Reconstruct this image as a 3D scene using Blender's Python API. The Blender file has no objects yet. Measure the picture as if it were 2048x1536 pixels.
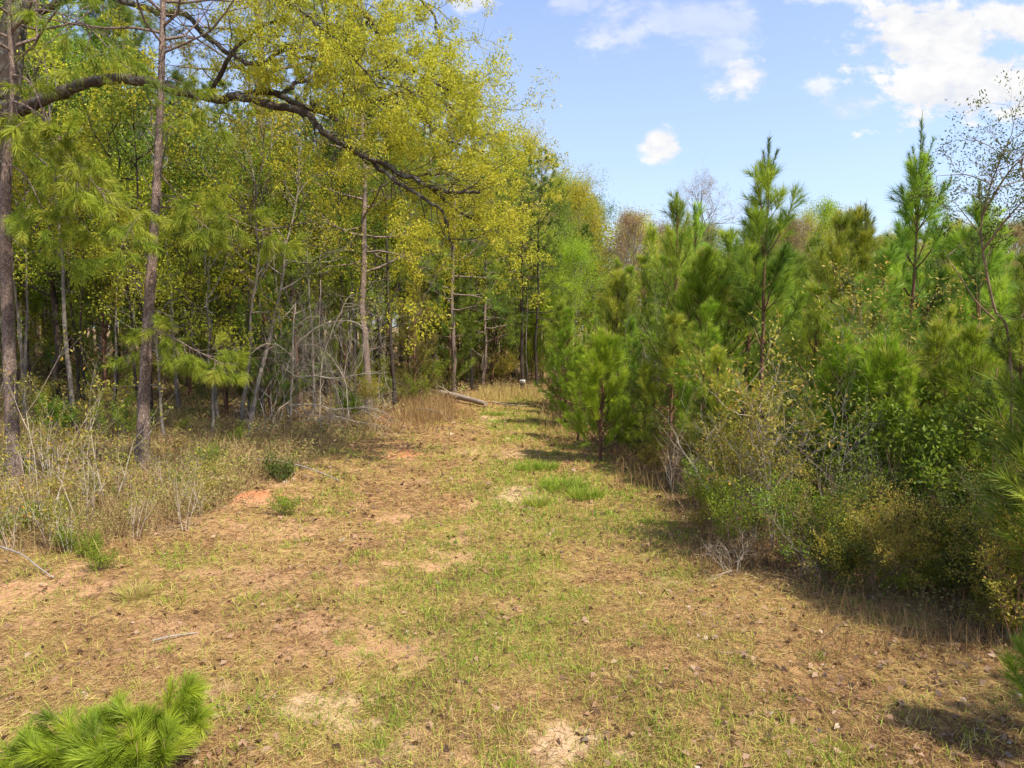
import bpy, math, random
import numpy as np
from mathutils import Vector

R = math.radians
rng = np.random.default_rng(11)
random.seed(5)
sc = bpy.context.scene
COL = sc.collection

# ------------------------------------------------------------------ numeric helpers
def nrm(v):
    v = np.asarray(v, float)
    return v / (np.linalg.norm(v, axis=-1, keepdims=True) + 1e-9)

def rand_unit(n, g=None):
    return nrm((g or rng).normal(size=(n, 3)))

def sstep(a, b, x):
    t = np.clip((np.asarray(x, float) - a) / (b - a), 0, 1)
    return t * t * (3 - 2 * t)

def vnoise(x, y, seed=0):
    x = np.asarray(x, float); y = np.asarray(y, float)
    xi = np.floor(x).astype(np.int64); yi = np.floor(y).astype(np.int64)
    xf = x - xi; yf = y - yi
    def h(a, b):
        n = (a * 374761393 + b * 668265263 + seed * 1442695041) & 0x7fffffff
        n = ((n ^ (n >> 13)) * 1274126177) & 0x7fffffff
        n = n ^ (n >> 16)
        return (n & 0xffff) / 65535.0
    u = xf * xf * (3 - 2 * xf); v = yf * yf * (3 - 2 * yf)
    return (h(xi, yi) * (1 - u) + h(xi + 1, yi) * u) * (1 - v) + (h(xi, yi + 1) * (1 - u) + h(xi + 1, yi + 1) * u) * v

def fbm(x, y, seed=0, octv=4):
    s = 0; a = .5; f = 1.
    for i in range(octv):
        s = s + a * vnoise(np.asarray(x) * f, np.asarray(y) * f, seed + i * 17); a *= .5; f *= 2.03
    return s

# ------------------------------------------------------------------ terrain
CAM_H = 3.2
MOUNDS = [(-4.63, 12.1, .34, .13), (-3.0, 18.0, .5, .12), (-4.55, 22.6, .6, .22)]
def H(x, y):
    x = np.asarray(x, float); y = np.asarray(y, float)
    z = 0.22 * (fbm(x * .22, y * .22, 3, 3) - .45) + 0.05 * (fbm(x * 1.6, y * 1.6, 9, 3) - .45)
    z = z + 0.9 * sstep(3, 17, -x) * sstep(13, 34, y) + .18 * sstep(2.0, 6, -x)
    z = z + .22 * sstep(2.6, 5.0, x) * sstep(4, 10, y)
    xr = x - .04 * (y - 10)
    z = z - .05 * np.exp(-((xr - .75) / .35) ** 2) - .05 * np.exp(-((xr + .95) / .35) ** 2)
    for (mx, my, mr, mh) in MOUNDS:
        z = z + mh * np.exp(-(((x - mx) ** 2 + (y - my) ** 2) / mr ** 2))
    return z

# camera model, used to work out where on the ground a thing stands
FPX = 1384.0
PITCH = math.atan(118 / FPX)
CZ = CAM_H + float(H(0, 0))
def ray(px, py):
    a = (px - 1024) / FPX; b = -(py - 768) / FPX
    cp, sp = math.cos(PITCH), math.sin(PITCH)
    return np.array([a, cp + b * sp, -sp + b * cp])
def at(px, py, Y):
    d = ray(px, py); t = Y / d[1]
    return np.array([d[0] * t, Y, CZ + d[2] * t])
def gx(px, Y):
    dep = Y * math.cos(PITCH) + CAM_H * math.sin(PITCH)
    return (px - 1024) / FPX * dep
def gp(px, py):
    d = ray(px, py); z = 0.
    for i in range(12):
        t = (z - CZ) / d[2]; z = float(H(d[0] * t, d[1] * t))
    return np.array([d[0] * t, d[1] * t, z])
def ground(px, Y):
    x = gx(px, Y); return np.array([x, Y, float(H(x, Y))])

# ------------------------------------------------------------------ mesh builder
class MB:
    def __init__(s): s.V = []; s.T = []; s.Q = []; s.K = []; s.n = 0
    def add(s, V, F, tint=.5):
        V = np.asarray(V, float).reshape(-1, 3); F = np.asarray(F, np.int64)
        if len(V) == 0: return
        (s.T if F.shape[1] == 3 else s.Q).append(F + s.n)
        s.V.append(V); s.K.append(np.broadcast_to(np.asarray(tint, float), (len(V),)).copy()); s.n += len(V)
    def mesh(s, name, mat, smooth=True):
        me = bpy.data.meshes.new(name)
        V = np.concatenate(s.V); K = np.concatenate(s.K)
        T = np.concatenate(s.T) if s.T else np.zeros((0, 3), np.int64)
        Q = np.concatenate(s.Q) if s.Q else np.zeros((0, 4), np.int64)
        me.vertices.add(len(V)); me.vertices.foreach_set('co', V.astype(np.float32).ravel())
        L = np.concatenate([T.ravel(), Q.ravel()]).astype(np.int32)
        me.loops.add(len(L)); me.loops.foreach_set('vertex_index', L)
        st = np.concatenate([np.arange(len(T)) * 3, len(T) * 3 + np.arange(len(Q)) * 4]).astype(np.int32)
        me.polygons.add(len(st)); me.polygons.foreach_set('loop_start', st)
        if smooth: me.polygons.foreach_set('use_smooth', np.ones(len(st), bool))
        me.update(calc_edges=True)
        a = me.attributes.new('tint', 'FLOAT', 'POINT'); a.data.foreach_set('value', K.astype(np.float32))
        if mat: me.materials.append(mat)
        return me

def tube(mb, P, Rr, sides=8, tint=.5, cap=True, rough=0., g=None):
    P = np.asarray(P, float); n = len(P); Rr = np.broadcast_to(np.asarray(Rr, float), (n,))
    t = nrm(np.gradient(P, axis=0)); main = P[-1] - P[0]
    ref = np.array([1., 0, 0]) if abs(nrm(main)[2]) > .6 else np.array([0, 0, 1.])
    u = nrm(np.cross(np.broadcast_to(ref, t.shape), t)); v = np.cross(t, u)
    a = np.arange(sides) / sides * 2 * math.pi
    rr = Rr[:, None] * (1 + (rough * (g or rng).normal(size=(n, sides)) if rough else 0))
    V = P[:, None, :] + rr[..., None] * (np.cos(a)[None, :, None] * u[:, None, :] + np.sin(a)[None, :, None] * v[:, None, :])
    i = np.arange(n - 1)[:, None]; j = np.arange(sides)[None, :]; j2 = (j + 1) % sides
    F = np.stack(np.broadcast_arrays(i * sides + j, i * sides + j2, (i + 1) * sides + j2, (i + 1) * sides + j), -1).reshape(-1, 4)
    mb.add(V.reshape(-1, 3), F, tint)
    if cap:
        for e, k in ((0, 0), (n - 1, 1)):
            ring = V[e]; c = P[e][None]
            idx = np.arange(sides); tri = np.stack([np.full(sides, sides), idx, (idx + 1) % sides], -1)
            mb.add(np.concatenate([ring, c]), tri if k else tri[:, ::-1], tint)

def sticks(mb, S, sides=4, tint=.5):
    if len(S) == 0: return
    A = np.array([s[0] for s in S]); B = np.array([s[1] for s in S]); r0 = np.array([s[2] for s in S]); r1 = np.array([s[3] for s in S])
    d = nrm(B - A); B = B + d * (r1 * .4)[:, None]
    ref = np.where((np.abs(d[:, 2]) > .7)[:, None], np.array([1., .13, 0]), np.array([.1, .07, 1.]))
    u = nrm(np.cross(ref, d)); v = np.cross(d, u)
    a = np.arange(sides) / sides * 2 * math.pi
    c = np.cos(a)[None, :, None] * u[:, None] + np.sin(a)[None, :, None] * v[:, None]
    V = np.concatenate([A[:, None] + r0[:, None, None] * c, B[:, None] + r1[:, None, None] * c], 1)
    j = np.arange(sides); q = np.stack([j, (j + 1) % sides, sides + (j + 1) % sides, sides + j], -1)
    F = (np.arange(len(S)) * 2 * sides)[:, None, None] + q[None]
    mb.add(V.reshape(-1, 3), F.reshape(-1, 4), tint)

def needles(mb, B, D, L, W, tint, droop=0., segs=1):
    n = len(B)
    if n == 0: return
    L = np.broadcast_to(L, (n,)); W = np.broadcast_to(W, (n,)); tint = np.broadcast_to(tint, (n,))
    side = nrm(np.cross(D, rand_unit(n))) * (W / 2)[:, None]
    dr = np.zeros((n, 3)); dr[:, 2] = -droop * L
    tip = B + D * L[:, None] + dr
    if segs == 1:
        V = np.stack([B - side, B + side, tip], 1); F = np.arange(n)[:, None] * 3 + np.array([[0, 1, 2]])
        mb.add(V.reshape(-1, 3), F, np.repeat(tint, 3))
    else:
        mid = B + D * (L * .55)[:, None] + dr * .22
        V = np.stack([B - side, B + side, mid + side * .9, mid - side * .9, tip], 1).reshape(-1, 3)
        k = np.arange(n)[:, None] * 5
        tt = np.repeat(tint, 5)
        base = mb.n
        mb.add(V, k + np.array([[0, 1, 2, 3]]), tt)
        mb.T.append(k + np.array([[3, 2, 4]]) + base)

def leaves(mb, C, D, L, W, tint, fold=.25):
    n = len(C)
    if n == 0: return
    L = np.broadcast_to(L, (n,)); W = np.broadcast_to(W, (n,)); tint = np.broadcast_to(tint, (n,))
    s = nrm(np.cross(D, rand_unit(n))); up = np.cross(s, D)
    m = C + D * (L * .5)[:, None] + up * (W * fold)[:, None]
    V = np.stack([C, m - s * (W / 2)[:, None], C + D * L[:, None], m + s * (W / 2)[:, None]], 1)
    F = np.arange(n)[:, None] * 4 + np.array([[0, 1, 2, 3]])
    mb.add(V.reshape(-1, 3), F, np.repeat(tint, 4))

def spline(P, n):
    P = np.asarray(P, float); k = len(P)
    t = np.linspace(0, k - 1, n); i = np.clip(t.astype(int), 0, k - 2); f = (t - i)[:, None]
    p0 = P[np.clip(i - 1, 0, k - 1)]; p1 = P[i]; p2 = P[i + 1]; p3 = P[np.clip(i + 2, 0, k - 1)]
    return .5 * (2 * p1 + (p2 - p0) * f + (2 * p0 - 5 * p1 + 4 * p2 - p3) * f ** 2 + (3 * p1 - p0 - 3 * p2 + p3) * f ** 3)

def n1(v):
    return v / (math.sqrt(v[0] * v[0] + v[1] * v[1] + v[2] * v[2]) + 1e-9)

def grow(S, T, p, d, L, r, lev, g, ang=.8, up=.1, nseg=4, kids=3, shrink=.6, jit=.22, tstart=.3):
    """A branching stick: appends (p0,p1,r0,r1) to S and (tip, direction) to T."""
    nodes = []
    for i in range(nseg):
        d = n1(d + g.normal(0, jit, 3) + np.array([0, 0, up]))
        q = p + d * (L / nseg)
        ra = r * (1 - .65 * i / nseg); rb = r * (1 - .65 * (i + 1) / nseg)
        S.append((p, q, ra, rb)); p = q; nodes.append((p, d, rb, (i + 1) / nseg))
        if lev == 0: T.append((p, d))
    if lev > 0:
        for k in range(kids):
            t = tstart + (1 - tstart) * (k + g.random()) / kids
            nd = nodes[min(nseg - 1, int(t * nseg))]
            e = g.normal(size=3); e -= e.dot(nd[1]) * nd[1]; e = n1(e)
            grow(S, T, nd[0], n1(nd[1] + e * ang * (.7 + .6 * g.random())), L * shrink * (.7 + .5 * g.random()), nd[2] * .75, lev - 1, g, ang, up, max(2, nseg - 1), kids, shrink, jit, tstart * .8)
        T.append((p, d))

# ------------------------------------------------------------------ materials
def new_mat(name):
    m = bpy.data.materials.new(name); m.use_nodes = True
    nt = m.node_tree; nt.nodes.clear()
    return m, nt, nt.nodes, nt.links

def ramp(nd, stops):
    r = nd.new('ShaderNodeValToRGB'); e = r.color_ramp.elements
    while len(e) > 1: e.remove(e[-1])
    e[0].position = stops[0][0]; e[0].color = (*stops[0][1], 1)
    for p, c in stops[1:]:
        k = e.new(p); k.color = (*c, 1)
    return r

def foliage(name, stops, trans=.38, rough=.55, hue=.02, val=.25, gloss=.25):
    m, nt, nd, lk = new_mat(name)
    at_ = nd.new('ShaderNodeAttribute'); at_.attribute_name = 'tint'
    rp = ramp(nd, stops); lk.new(at_.outputs['Fac'], rp.inputs[0])
    oi = nd.new('ShaderNodeObjectInfo')
    mh = nd.new('ShaderNodeMapRange'); mh.inputs['To Min'].default_value = .5 - hue; mh.inputs['To Max'].default_value = .5 + hue
    mv = nd.new('ShaderNodeMapRange'); mv.inputs['To Min'].default_value = 1 - val; mv.inputs['To Max'].default_value = 1 + val
    mu = nd.new('ShaderNodeMath'); mu.operation = 'MULTIPLY'; mu.inputs[1].default_value = 7.31
    fr = nd.new('ShaderNodeMath'); fr.operation = 'FRACT'
    lk.new(oi.outputs['Random'], mh.inputs['Value']); lk.new(oi.outputs['Random'], mu.inputs[0]); lk.new(mu.outputs[0], fr.inputs[0]); lk.new(fr.outputs[0], mv.inputs['Value'])
    hs = nd.new('ShaderNodeHueSaturation'); lk.new(rp.outputs[0], hs.inputs['Color']); lk.new(mh.outputs[0], hs.inputs['Hue']); lk.new(mv.outputs[0], hs.inputs['Value'])
    pb = nd.new('ShaderNodeBsdfPrincipled'); pb.inputs['Roughness'].default_value = rough; pb.inputs['Specular IOR Level'].default_value = gloss
    tr = nd.new('ShaderNodeBsdfTranslucent'); mx = nd.new('ShaderNodeMixShader'); mx.inputs[0].default_value = trans
    lk.new(hs.outputs[0], pb.inputs['Base Color']); lk.new(hs.outputs[0], tr.inputs['Color'])
    lk.new(pb.outputs[0], mx.inputs[1]); lk.new(tr.outputs[0], mx.inputs[2])
    o = nd.new('ShaderNodeOutputMaterial'); lk.new(mx.outputs[0], o.inputs['Surface'])
    return m

def bark(name, dark, mid, light, sx=14., sz=4., lichen=0., bump=.6):
    m, nt, nd, lk = new_mat(name)
    tc = nd.new('ShaderNodeTexCoord'); mp = nd.new('ShaderNodeMapping'); mp.inputs['Scale'].default_value = (sx, sx, sz)
    lk.new(tc.outputs['Object'], mp.inputs['Vector'])
    nz = nd.new('ShaderNodeTexNoise'); nz.inputs['Scale'].default_value = 2.2; nz.inputs['Detail'].default_value = 6; nz.inputs['Roughness'].default_value = .65
    lk.new(mp.outputs[0], nz.inputs['Vector'])
    mxv = nd.new('ShaderNodeMix'); mxv.data_type = 'RGBA'; mxv.blend_type = 'LINEAR_LIGHT'; mxv.inputs[0].default_value = .75
    lk.new(mp.outputs[0], mxv.inputs[6]); lk.new(nz.outputs['Color'], mxv.inputs[7])
    vo = nd.new('ShaderNodeTexVoronoi'); vo.feature = 'DISTANCE_TO_EDGE'; lk.new(mxv.outputs[2], vo.inputs['Vector'])
    v2 = nd.new('ShaderNodeTexVoronoi'); v2.feature = 'F1'; lk.new(mxv.outputs[2], v2.inputs['Vector'])
    rp = ramp(nd, [(0, dark), (.06, dark), (.15, mid), (.5, light)]); lk.new(vo.outputs['Distance'], rp.inputs[0])
    sp_ = nd.new('ShaderNodeSeparateColor'); lk.new(v2.outputs['Color'], sp_.inputs[0])
    rv = ramp(nd, [(0, (.45, .42, .40)), (.5, (.9, .88, .86)), (1, (1.3, 1.27, 1.25))]); lk.new(sp_.outputs[0], rv.inputs[0])
    n2 = nd.new('ShaderNodeTexNoise'); n2.inputs['Scale'].default_value = 2.2; n2.inputs['Detail'].default_value = 8; n2.inputs['Roughness'].default_value = .7
    lk.new(tc.outputs['Object'], n2.inputs['Vector'])
    r2 = ramp(nd, [(.3, (.6, .6, .6)), (.7, (1.3, 1.25, 1.2))]); lk.new(n2.outputs['Fac'], r2.inputs[0])
    col = rp.outputs[0]
    for other in (rv.outputs[0], r2.outputs[0]):
        ml = nd.new('ShaderNodeMix'); ml.data_type = 'RGBA'; ml.blend_type = 'MULTIPLY'; ml.inputs[0].default_value = .9
        lk.new(col, ml.inputs[6]); lk.new(other, ml.inputs[7]); col = ml.outputs[2]
    if lichen:
        n3 = nd.new('ShaderNodeTexNoise'); n3.inputs['Scale'].default_value = 7; n3.inputs['Detail'].default_value = 8
        lk.new(tc.outputs['Object'], n3.inputs['Vector'])
        r3 = ramp(nd, [(.5, (0, 0, 0)), (.66, (lichen,) * 3)]); lk.new(n3.outputs['Fac'], r3.inputs[0])
        m3 = nd.new('ShaderNodeMix'); m3.data_type = 'RGBA'; lk.new(r3.outputs[0], m3.inputs[0]); lk.new(col, m3.inputs[6]); m3.inputs[7].default_value = (.22, .225, .18, 1)
        col = m3.outputs[2]
    pb = nd.new('ShaderNodeBsdfPrincipled'); pb.inputs['Roughness'].default_value = .9; pb.inputs['Specular IOR Level'].default_value = .15
    lk.new(col, pb.inputs['Base Color'])
    bp = nd.new('ShaderNodeBump'); bp.inputs['Strength'].default_value = bump; bp.inputs['Distance'].default_value = .02
    lk.new(vo.outputs['Distance'], bp.inputs['Height']); lk.new(bp.outputs[0], pb.inputs['Normal'])
    o = nd.new('ShaderNodeOutputMaterial'); lk.new(pb.outputs[0], o.inputs['Surface'])
    return m

def twig(name, a, b):
    m, nt, nd, lk = new_mat(name)
    tc = nd.new('ShaderNodeTexCoord'); nz = nd.new('ShaderNodeTexNoise'); nz.inputs['Scale'].default_value = 6; nz.inputs['Detail'].default_value = 5
    lk.new(tc.outputs['Object'], nz.inputs['Vector'])
    rp = ramp(nd, [(.3, a), (.7, b)]); lk.new(nz.outputs['Fac'], rp.inputs[0])
    pb = nd.new('ShaderNodeBsdfPrincipled'); pb.inputs['Roughness'].default_value = .85; pb.inputs['Specular IOR Level'].default_value = .2
    lk.new(rp.outputs[0], pb.inputs['Base Color'])
    o = nd.new('ShaderNodeOutputMaterial'); lk.new(pb.outputs[0], o.inputs['Surface'])
    return m

TAN = (.42, .30, .13)
M = dict(
    pine_bark=bark('pine_bark', (.065, .042, .034), (.46, .345, .28), (.68, .555, .47), 10.5, 6.5, bump=1.),
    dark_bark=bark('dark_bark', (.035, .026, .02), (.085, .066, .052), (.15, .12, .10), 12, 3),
    young_bark=bark('young_bark', (.10, .05, .03), (.24, .13, .08), (.33, .20, .13), 40, 22, bump=.4),
    oak_bark=bark('oak_bark', (.035, .028, .022), (.10, .078, .06), (.19, .155, .125), 16, 16, lichen=.55),
    grey_bark=bark('grey_bark', (.12, .10, .08), (.24, .205, .17), (.36, .32, .27), 20, 6, lichen=.5, bump=.3),
    pale_twig=twig('pale_twig', (.30, .23, .165), (.52, .44, .33)),
    grey_twig=twig('grey_twig', (.17, .14, .11), (.34, .29, .235)),
    brown_twig=twig('brown_twig', (.13, .08, .05), (.28, .19, .125)),
    red_twig=twig('red_twig', (.20, .10, .06), (.36, .21, .13)),
    log_wood=bark('log_wood', (.20, .15, .11), (.44, .36, .28), (.56, .48, .39), 22, 3, bump=.3),
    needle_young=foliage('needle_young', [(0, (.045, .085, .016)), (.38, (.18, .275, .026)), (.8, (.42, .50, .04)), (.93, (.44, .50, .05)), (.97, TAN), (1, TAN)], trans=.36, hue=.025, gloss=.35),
    needle_lime=foliage('needle_lime', [(0, (.13, .21, .015)), (.4, (.24, .36, .02)), (.85, (.42, .52, .035)), (.97, TAN), (1, TAN)], trans=.35, hue=.012, val=.12),
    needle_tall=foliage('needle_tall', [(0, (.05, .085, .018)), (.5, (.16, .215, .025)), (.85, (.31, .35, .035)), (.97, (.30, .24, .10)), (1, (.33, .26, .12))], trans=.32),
    needle_gold=foliage('needle_gold', [(0, (.06, .10, .014)), (.5, (.19, .25, .02)), (.9, (.37, .40, .03)), (1, (.44, .36, .12))], trans=.4, hue=.01, val=.1),
    needle_seedling=foliage('needle_seedling', [(0, (.09, .14, .012)), (.5, (.24, .32, .02)), (.85, (.40, .46, .03)), (.97, TAN), (1, TAN)], trans=.3, hue=0, val=0),
    needle_dark=foliage('needle_dark', [(0, (.010, .028, .014)), (.5, (.030, .065, .026)), (1, (.06, .10, .03))], trans=.2),
    needle_brown=foliage('needle_brown', [(0, (.12, .10, .03)), (.5, (.22, .17, .04)), (1, (.32, .20, .06))], trans=.3),
    leaf_oak=foliage('leaf_oak', [(0, (.23, .25, .016)), (.5, (.47, .46, .03)), (.85, (.66, .60, .05)), (1, (.60, .46, .07))], trans=.5, hue=.006, val=.06),
    leaf_yellow=foliage('leaf_yellow', [(0, (.27, .28, .016)), (.5, (.43, .415, .028)), (1, (.57, .50, .05))], trans=.45, hue=.022, val=.22),
    leaf_green=foliage('leaf_green', [(0, (.08, .13, .012)), (.5, (.20, .28, .022)), (1, (.36, .40, .035))], trans=.42, hue=.02, val=.25),
    leaf_lime=foliage('leaf_lime', [(0, (.22, .32, .015)), (.5, (.36, .48, .025)), (1, (.50, .58, .04))], trans=.45, hue=.01, val=.1),
    leaf_rust=foliage('leaf_rust', [(0, (.22, .15, .06)), (.5, (.36, .25, .11)), (1, (.42, .30, .17))], trans=.4, hue=.015, val=.2),
    leaf_bush=foliage('leaf_bush', [(0, (.13, .14, .02)), (.5, (.30, .28, .035)), (.85, (.48, .37, .06)), (1, (.48, .24, .05))], trans=.4, hue=.015, val=.2),
    leaf_dark=foliage('leaf_dark', [(0, (.035, .05, .01)), (.5, (.085, .11, .016)), (1, (.18, .19, .03))], trans=.3, hue=.02, val=.2, gloss=.2),
    weed=foliage('weed', [(0, (.22, .12, .055)), (.3, (.38, .27, .12)), (.55, (.34, .31, .08)), (.8, (.20, .25, .035)), (1, (.28, .36, .03))], trans=.3, hue=.0, val=.0),
    grass=foliage('grass', [(0, (.16, .085, .045)), (.2, (.35, .215, .09)), (.42, (.48, .35, .14)), (.6, (.45, .41, .08)), (.78, (.33, .37, .045)), (1, (.17, .29, .022))], trans=.3, hue=.0, val=.0, gloss=.2),
    dead_leaf=foliage('dead_leaf', [(0, (.12, .065, .035)), (.5, (.29, .17, .095)), (.85, (.38, .26, .16)), (1, (.44, .35, .26))], trans=.15, hue=.0, val=.0),
)

def plain(name, c, rough=.6):
    m, nt, nd, lk = new_mat(name)
    pb = nd.new('ShaderNodeBsdfPrincipled'); pb.inputs['Base Color'].default_value = (*c, 1); pb.inputs['Roughness'].default_value = rough
    o = nd.new('ShaderNodeOutputMaterial'); lk.new(pb.outputs[0], o.inputs['Surface'])
    return m

# ------------------------------------------------------------------ object helpers
def tagp(o, label=None, cat=None, group=None, kind=None):
    for k, v in (('label', label), ('category', cat), ('group', group), ('kind', kind)):
        if v: o[k] = v
    return o
def link(name, me, parent=None):
    o = bpy.data.objects.new(name, me); COL.objects.link(o)
    if parent: o.parent = parent
    return o
def thing(name, label, cat, loc=(0, 0, 0), rz=0., s=1., group=None, tilt=(0, 0)):
    o = bpy.data.objects.new(name, None); COL.objects.link(o); o.empty_display_size = .2
    o.location = loc; o.rotation_euler = (tilt[0], tilt[1], rz); o.scale = (s, s, s) if not hasattr(s, '__len__') else s
    return tagp(o, label, cat, group)
def place(kit, name, label, cat, loc, rz=0., s=1., group=None, tilt=(0, 0), mats=None):
    """One more individual of a kind: its own root and its own part objects (mesh data shared)."""
    t = thing(name, label, cat, loc, rz, s, group, tilt)
    for pn, me in kit:
        o = link(pn, me, t)
        if mats and pn in mats:
            o.material_slots[0].link = 'OBJECT'; o.material_slots[0].material = mats[pn]
    return t

# ------------------------------------------------------------------ plant generators
def brush(mb, P0, P1, n, L, W, tint, spread=.62, droop=.06, segs=1, t0=.15, g=rng):
    """needles around the shoot P0->P1"""
    P0 = np.asarray(P0); P1 = np.asarray(P1)
    ax = nrm(P1 - P0); t = t0 + (1 - t0) * g.random(n) ** .8
    B = P0 + (P1 - P0) * t[:, None]
    rad = g.normal(size=(n, 3)); rad -= (rad @ ax)[:, None] * ax; rad = nrm(rad)
    D = nrm(ax * (.55 + .6 * t[:, None]) + rad * spread * (.5 + .7 * g.random((n, 1))))
    needles(mb, B, D, L * (.75 + .4 * g.random(n)), W, np.clip(tint + g.normal(0, .1, n), 0, .93), droop, segs)

def young_pine(h, r, seed, spread=.23, dens=1., NL=.20, NW=.0095, segs=1, low=.06, candles=True, tall_top=0., step=1.):
    g = np.random.default_rng(seed)
    w = MB(); c = MB(); cd = []
    n = 14; z = np.linspace(0, h, n)
    tp = np.stack([np.cumsum(g.normal(0, .012 * h / 5, n)), np.cumsum(g.normal(0, .012 * h / 5, n)), z], 1); tp[0, :2] = 0
    tube(w, tp, r * (1 - z / h) ** .9 + .007, 7, .5)
    def axis(zz):
        i = np.interp(zz, z, np.arange(n)); k = min(int(i), n - 2); f = i - k
        return tp[k] * (1 - f) + tp[k + 1] * f
    S = []
    zz = low * h + .15
    while zz < h * .97:
        f = zz / h
        nb = int(g.integers(3, 6)) if f < .9 else 3
        a0 = g.random() * 6.28
        for k in range(nb):
            a = a0 + k * 6.283 / nb + g.normal(0, .25)
            prof = (1 - f) ** .52 * (.6 + .4 * min(1, f / .25))
            l = spread * h * prof * (.60 + .75 * g.random()) + .12
            el = np.interp(f, [0, .3, .7, 1], [.15, .50, .85, 1.2]) + g.normal(0, .16)
            p = axis(zz + g.normal(0, .04)); d0 = np.array([math.cos(a) * math.cos(el), math.sin(a) * math.cos(el), math.sin(el)])
            pts = [p]; d = d0; ns = 5
            for i in range(ns):
                d = n1(d + np.array([0, 0, .12 + .24 * i / ns]) + g.normal(0, .05, 3)); pts.append(pts[-1] + d * l / ns)
            rb = .006 + .010 * l
            for i in range(ns): S.append((pts[i], pts[i + 1], rb * (1 - i / ns * .7), rb * (1 - (i + 1) / ns * .7)))
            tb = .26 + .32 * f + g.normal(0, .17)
            # shoots
            m = max(2, int(l / .17))
            for j in range(m):
                t = .25 + .7 * j / m; i = min(int(t * ns), ns - 1); q = pts[i] + (pts[i + 1] - pts[i]) * (t * ns - i)
                dd = n1(pts[i + 1] - pts[i]); e = g.normal(size=3); e[2] = e[2] * .5 + .25; e -= e.dot(dd) * dd; e = n1(e)
                sd = n1(dd * .8 + e * .7 + np.array([0, 0, .15])); sl = (.16 + .22 * g.random()) * (1.1 - .4 * t) * min(1.3, .5 + l)
                S.append((q, q + sd * sl, .004, .0025))
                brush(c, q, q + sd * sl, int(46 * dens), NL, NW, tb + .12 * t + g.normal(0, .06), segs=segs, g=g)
                if candles and g.random() < .35 * t: cd.append((q + sd * sl, .05 + .08 * g.random()))
            for i in range(2, ns):
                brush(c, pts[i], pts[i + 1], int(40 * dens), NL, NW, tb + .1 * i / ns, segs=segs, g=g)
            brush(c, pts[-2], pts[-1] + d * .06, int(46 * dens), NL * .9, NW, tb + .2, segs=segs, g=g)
            if candles and g.random() < .8: cd.append((pts[-1] + d * .05, .07 + .12 * g.random() * (.5 + f)))
        zz += step * (.20 + .26 * g.random()) * (1.15 - .4 * f) * max(.55, h / 5)
    # leader
    top = tp[-1]
    for k in range(6):
        za = h * (.66 + .34 * k / 6); brush(c, axis(za), axis(min(h, za + h * .06)), int(46 * dens), NL * (.9 - .3 * k / 6), NW, .45, spread=.7, g=g, segs=segs)
    if tall_top:
        q = top + np.array([.02, .01, tall_top]); S.append((top, q, .014, .005)); brush(c, top, q, int(330 * dens), NL * .5, NW * .8, .22, spread=.75, t0=0, g=g)
        for k in range(4):
            a = k * 1.57 + g.random(); q0 = top - np.array([0, 0, .1]); q1 = q0 + np.array([math.cos(a) * .22, math.sin(a) * .22, tall_top * (.45 + .35 * g.random())])
            S.append((q0, q1, .010, .005)); brush(c, q0, q1, int(170 * dens), NL * .5, NW * .8, .25, spread=.7, t0=0, g=g)
        cd.append((q, .2))
    cd.append((top, .22)); 
    for k in range(3): cd.append((top + np.array([g.normal(0, .03), g.normal(0, .03), -.03]), .12))
    sticks(w, S, 4)
    C = [(p, p + np.array([g.normal(0, .012), g.normal(0, .012), l]), .0075, .004) for p, l in cd] if candles else []
    if C: sticks(c, C, 4, 1.0)
    return [('trunk', w.mesh('young_pine_wood', M['young_bark'])), ('crown', c.mesh('young_pine_needles', M['needle_young']))]

def tall_pine(h, r, seed, base=.5, nb=34, blen=2.6, NL=.22, NW=.010, dead=10, dens=1.):
    g = np.random.default_rng(seed); w = MB(); c = MB(); n = 18; z = np.linspace(0, h, n)
    tp = np.stack([np.cumsum(g.normal(0, .05, n)) , np.cumsum(g.normal(0, .05, n)), z], 1); tp[0, :2] = 0
    tube(w, tp, r * (1 - .8 * z / h) * (1 + .25 * np.exp(-z / .5)), 9, .5, rough=.03, g=g)
    def axis(zz): return np.array([np.interp(zz, z, tp[:, 0]), np.interp(zz, z, tp[:, 1]), zz])
    S = []
    for k in range(dead):
        zz = h * (.12 + (base - .12) * g.random()); a = g.random() * 6.28; l = .5 + 1.2 * g.random()
        grow(S, [], axis(zz), n1(np.array([math.cos(a), math.sin(a), .1])), l, .014, 1, g, nseg=3, kids=2, up=-.03)
    for k in range(nb):
        f = (k + g.random()) / nb; zz = h * (base + (1 - base) * f * .98); a = k * 2.4 + g.normal(0, .3)
        l = blen * (1 - f) ** .6 * (.6 + .6 * g.random()) + .4; el = np.interp(f, [0, .5, 1], [-.05, .3, .9]) + g.normal(0, .15)
        p = axis(zz); d = np.array([math.cos(a) * math.cos(el), math.sin(a) * math.cos(el), math.sin(el)])
        s0 = len(S); T = []
        grow(S, T, p, d, l, .02 + .012 * l, 2, g, ang=.75, up=.05, nseg=4, kids=4, shrink=.42, jit=.12, tstart=.4)
        tb = .42 + g.normal(0, .12)
        for (q, dd) in T:
            if g.random() < .92: brush(c, q - dd * .16, q + dd * .14, int(40 * dens), NL * 1.1, NW, tb + g.normal(0, .08), spread=1.0, droop=.12, g=g)
    sticks(w, S, 4)
    return [('trunk', w.mesh('tall_pine_wood', M['pine_bark'])), ('crown', c.mesh('tall_pine_needles', M['needle_tall']))]

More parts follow.
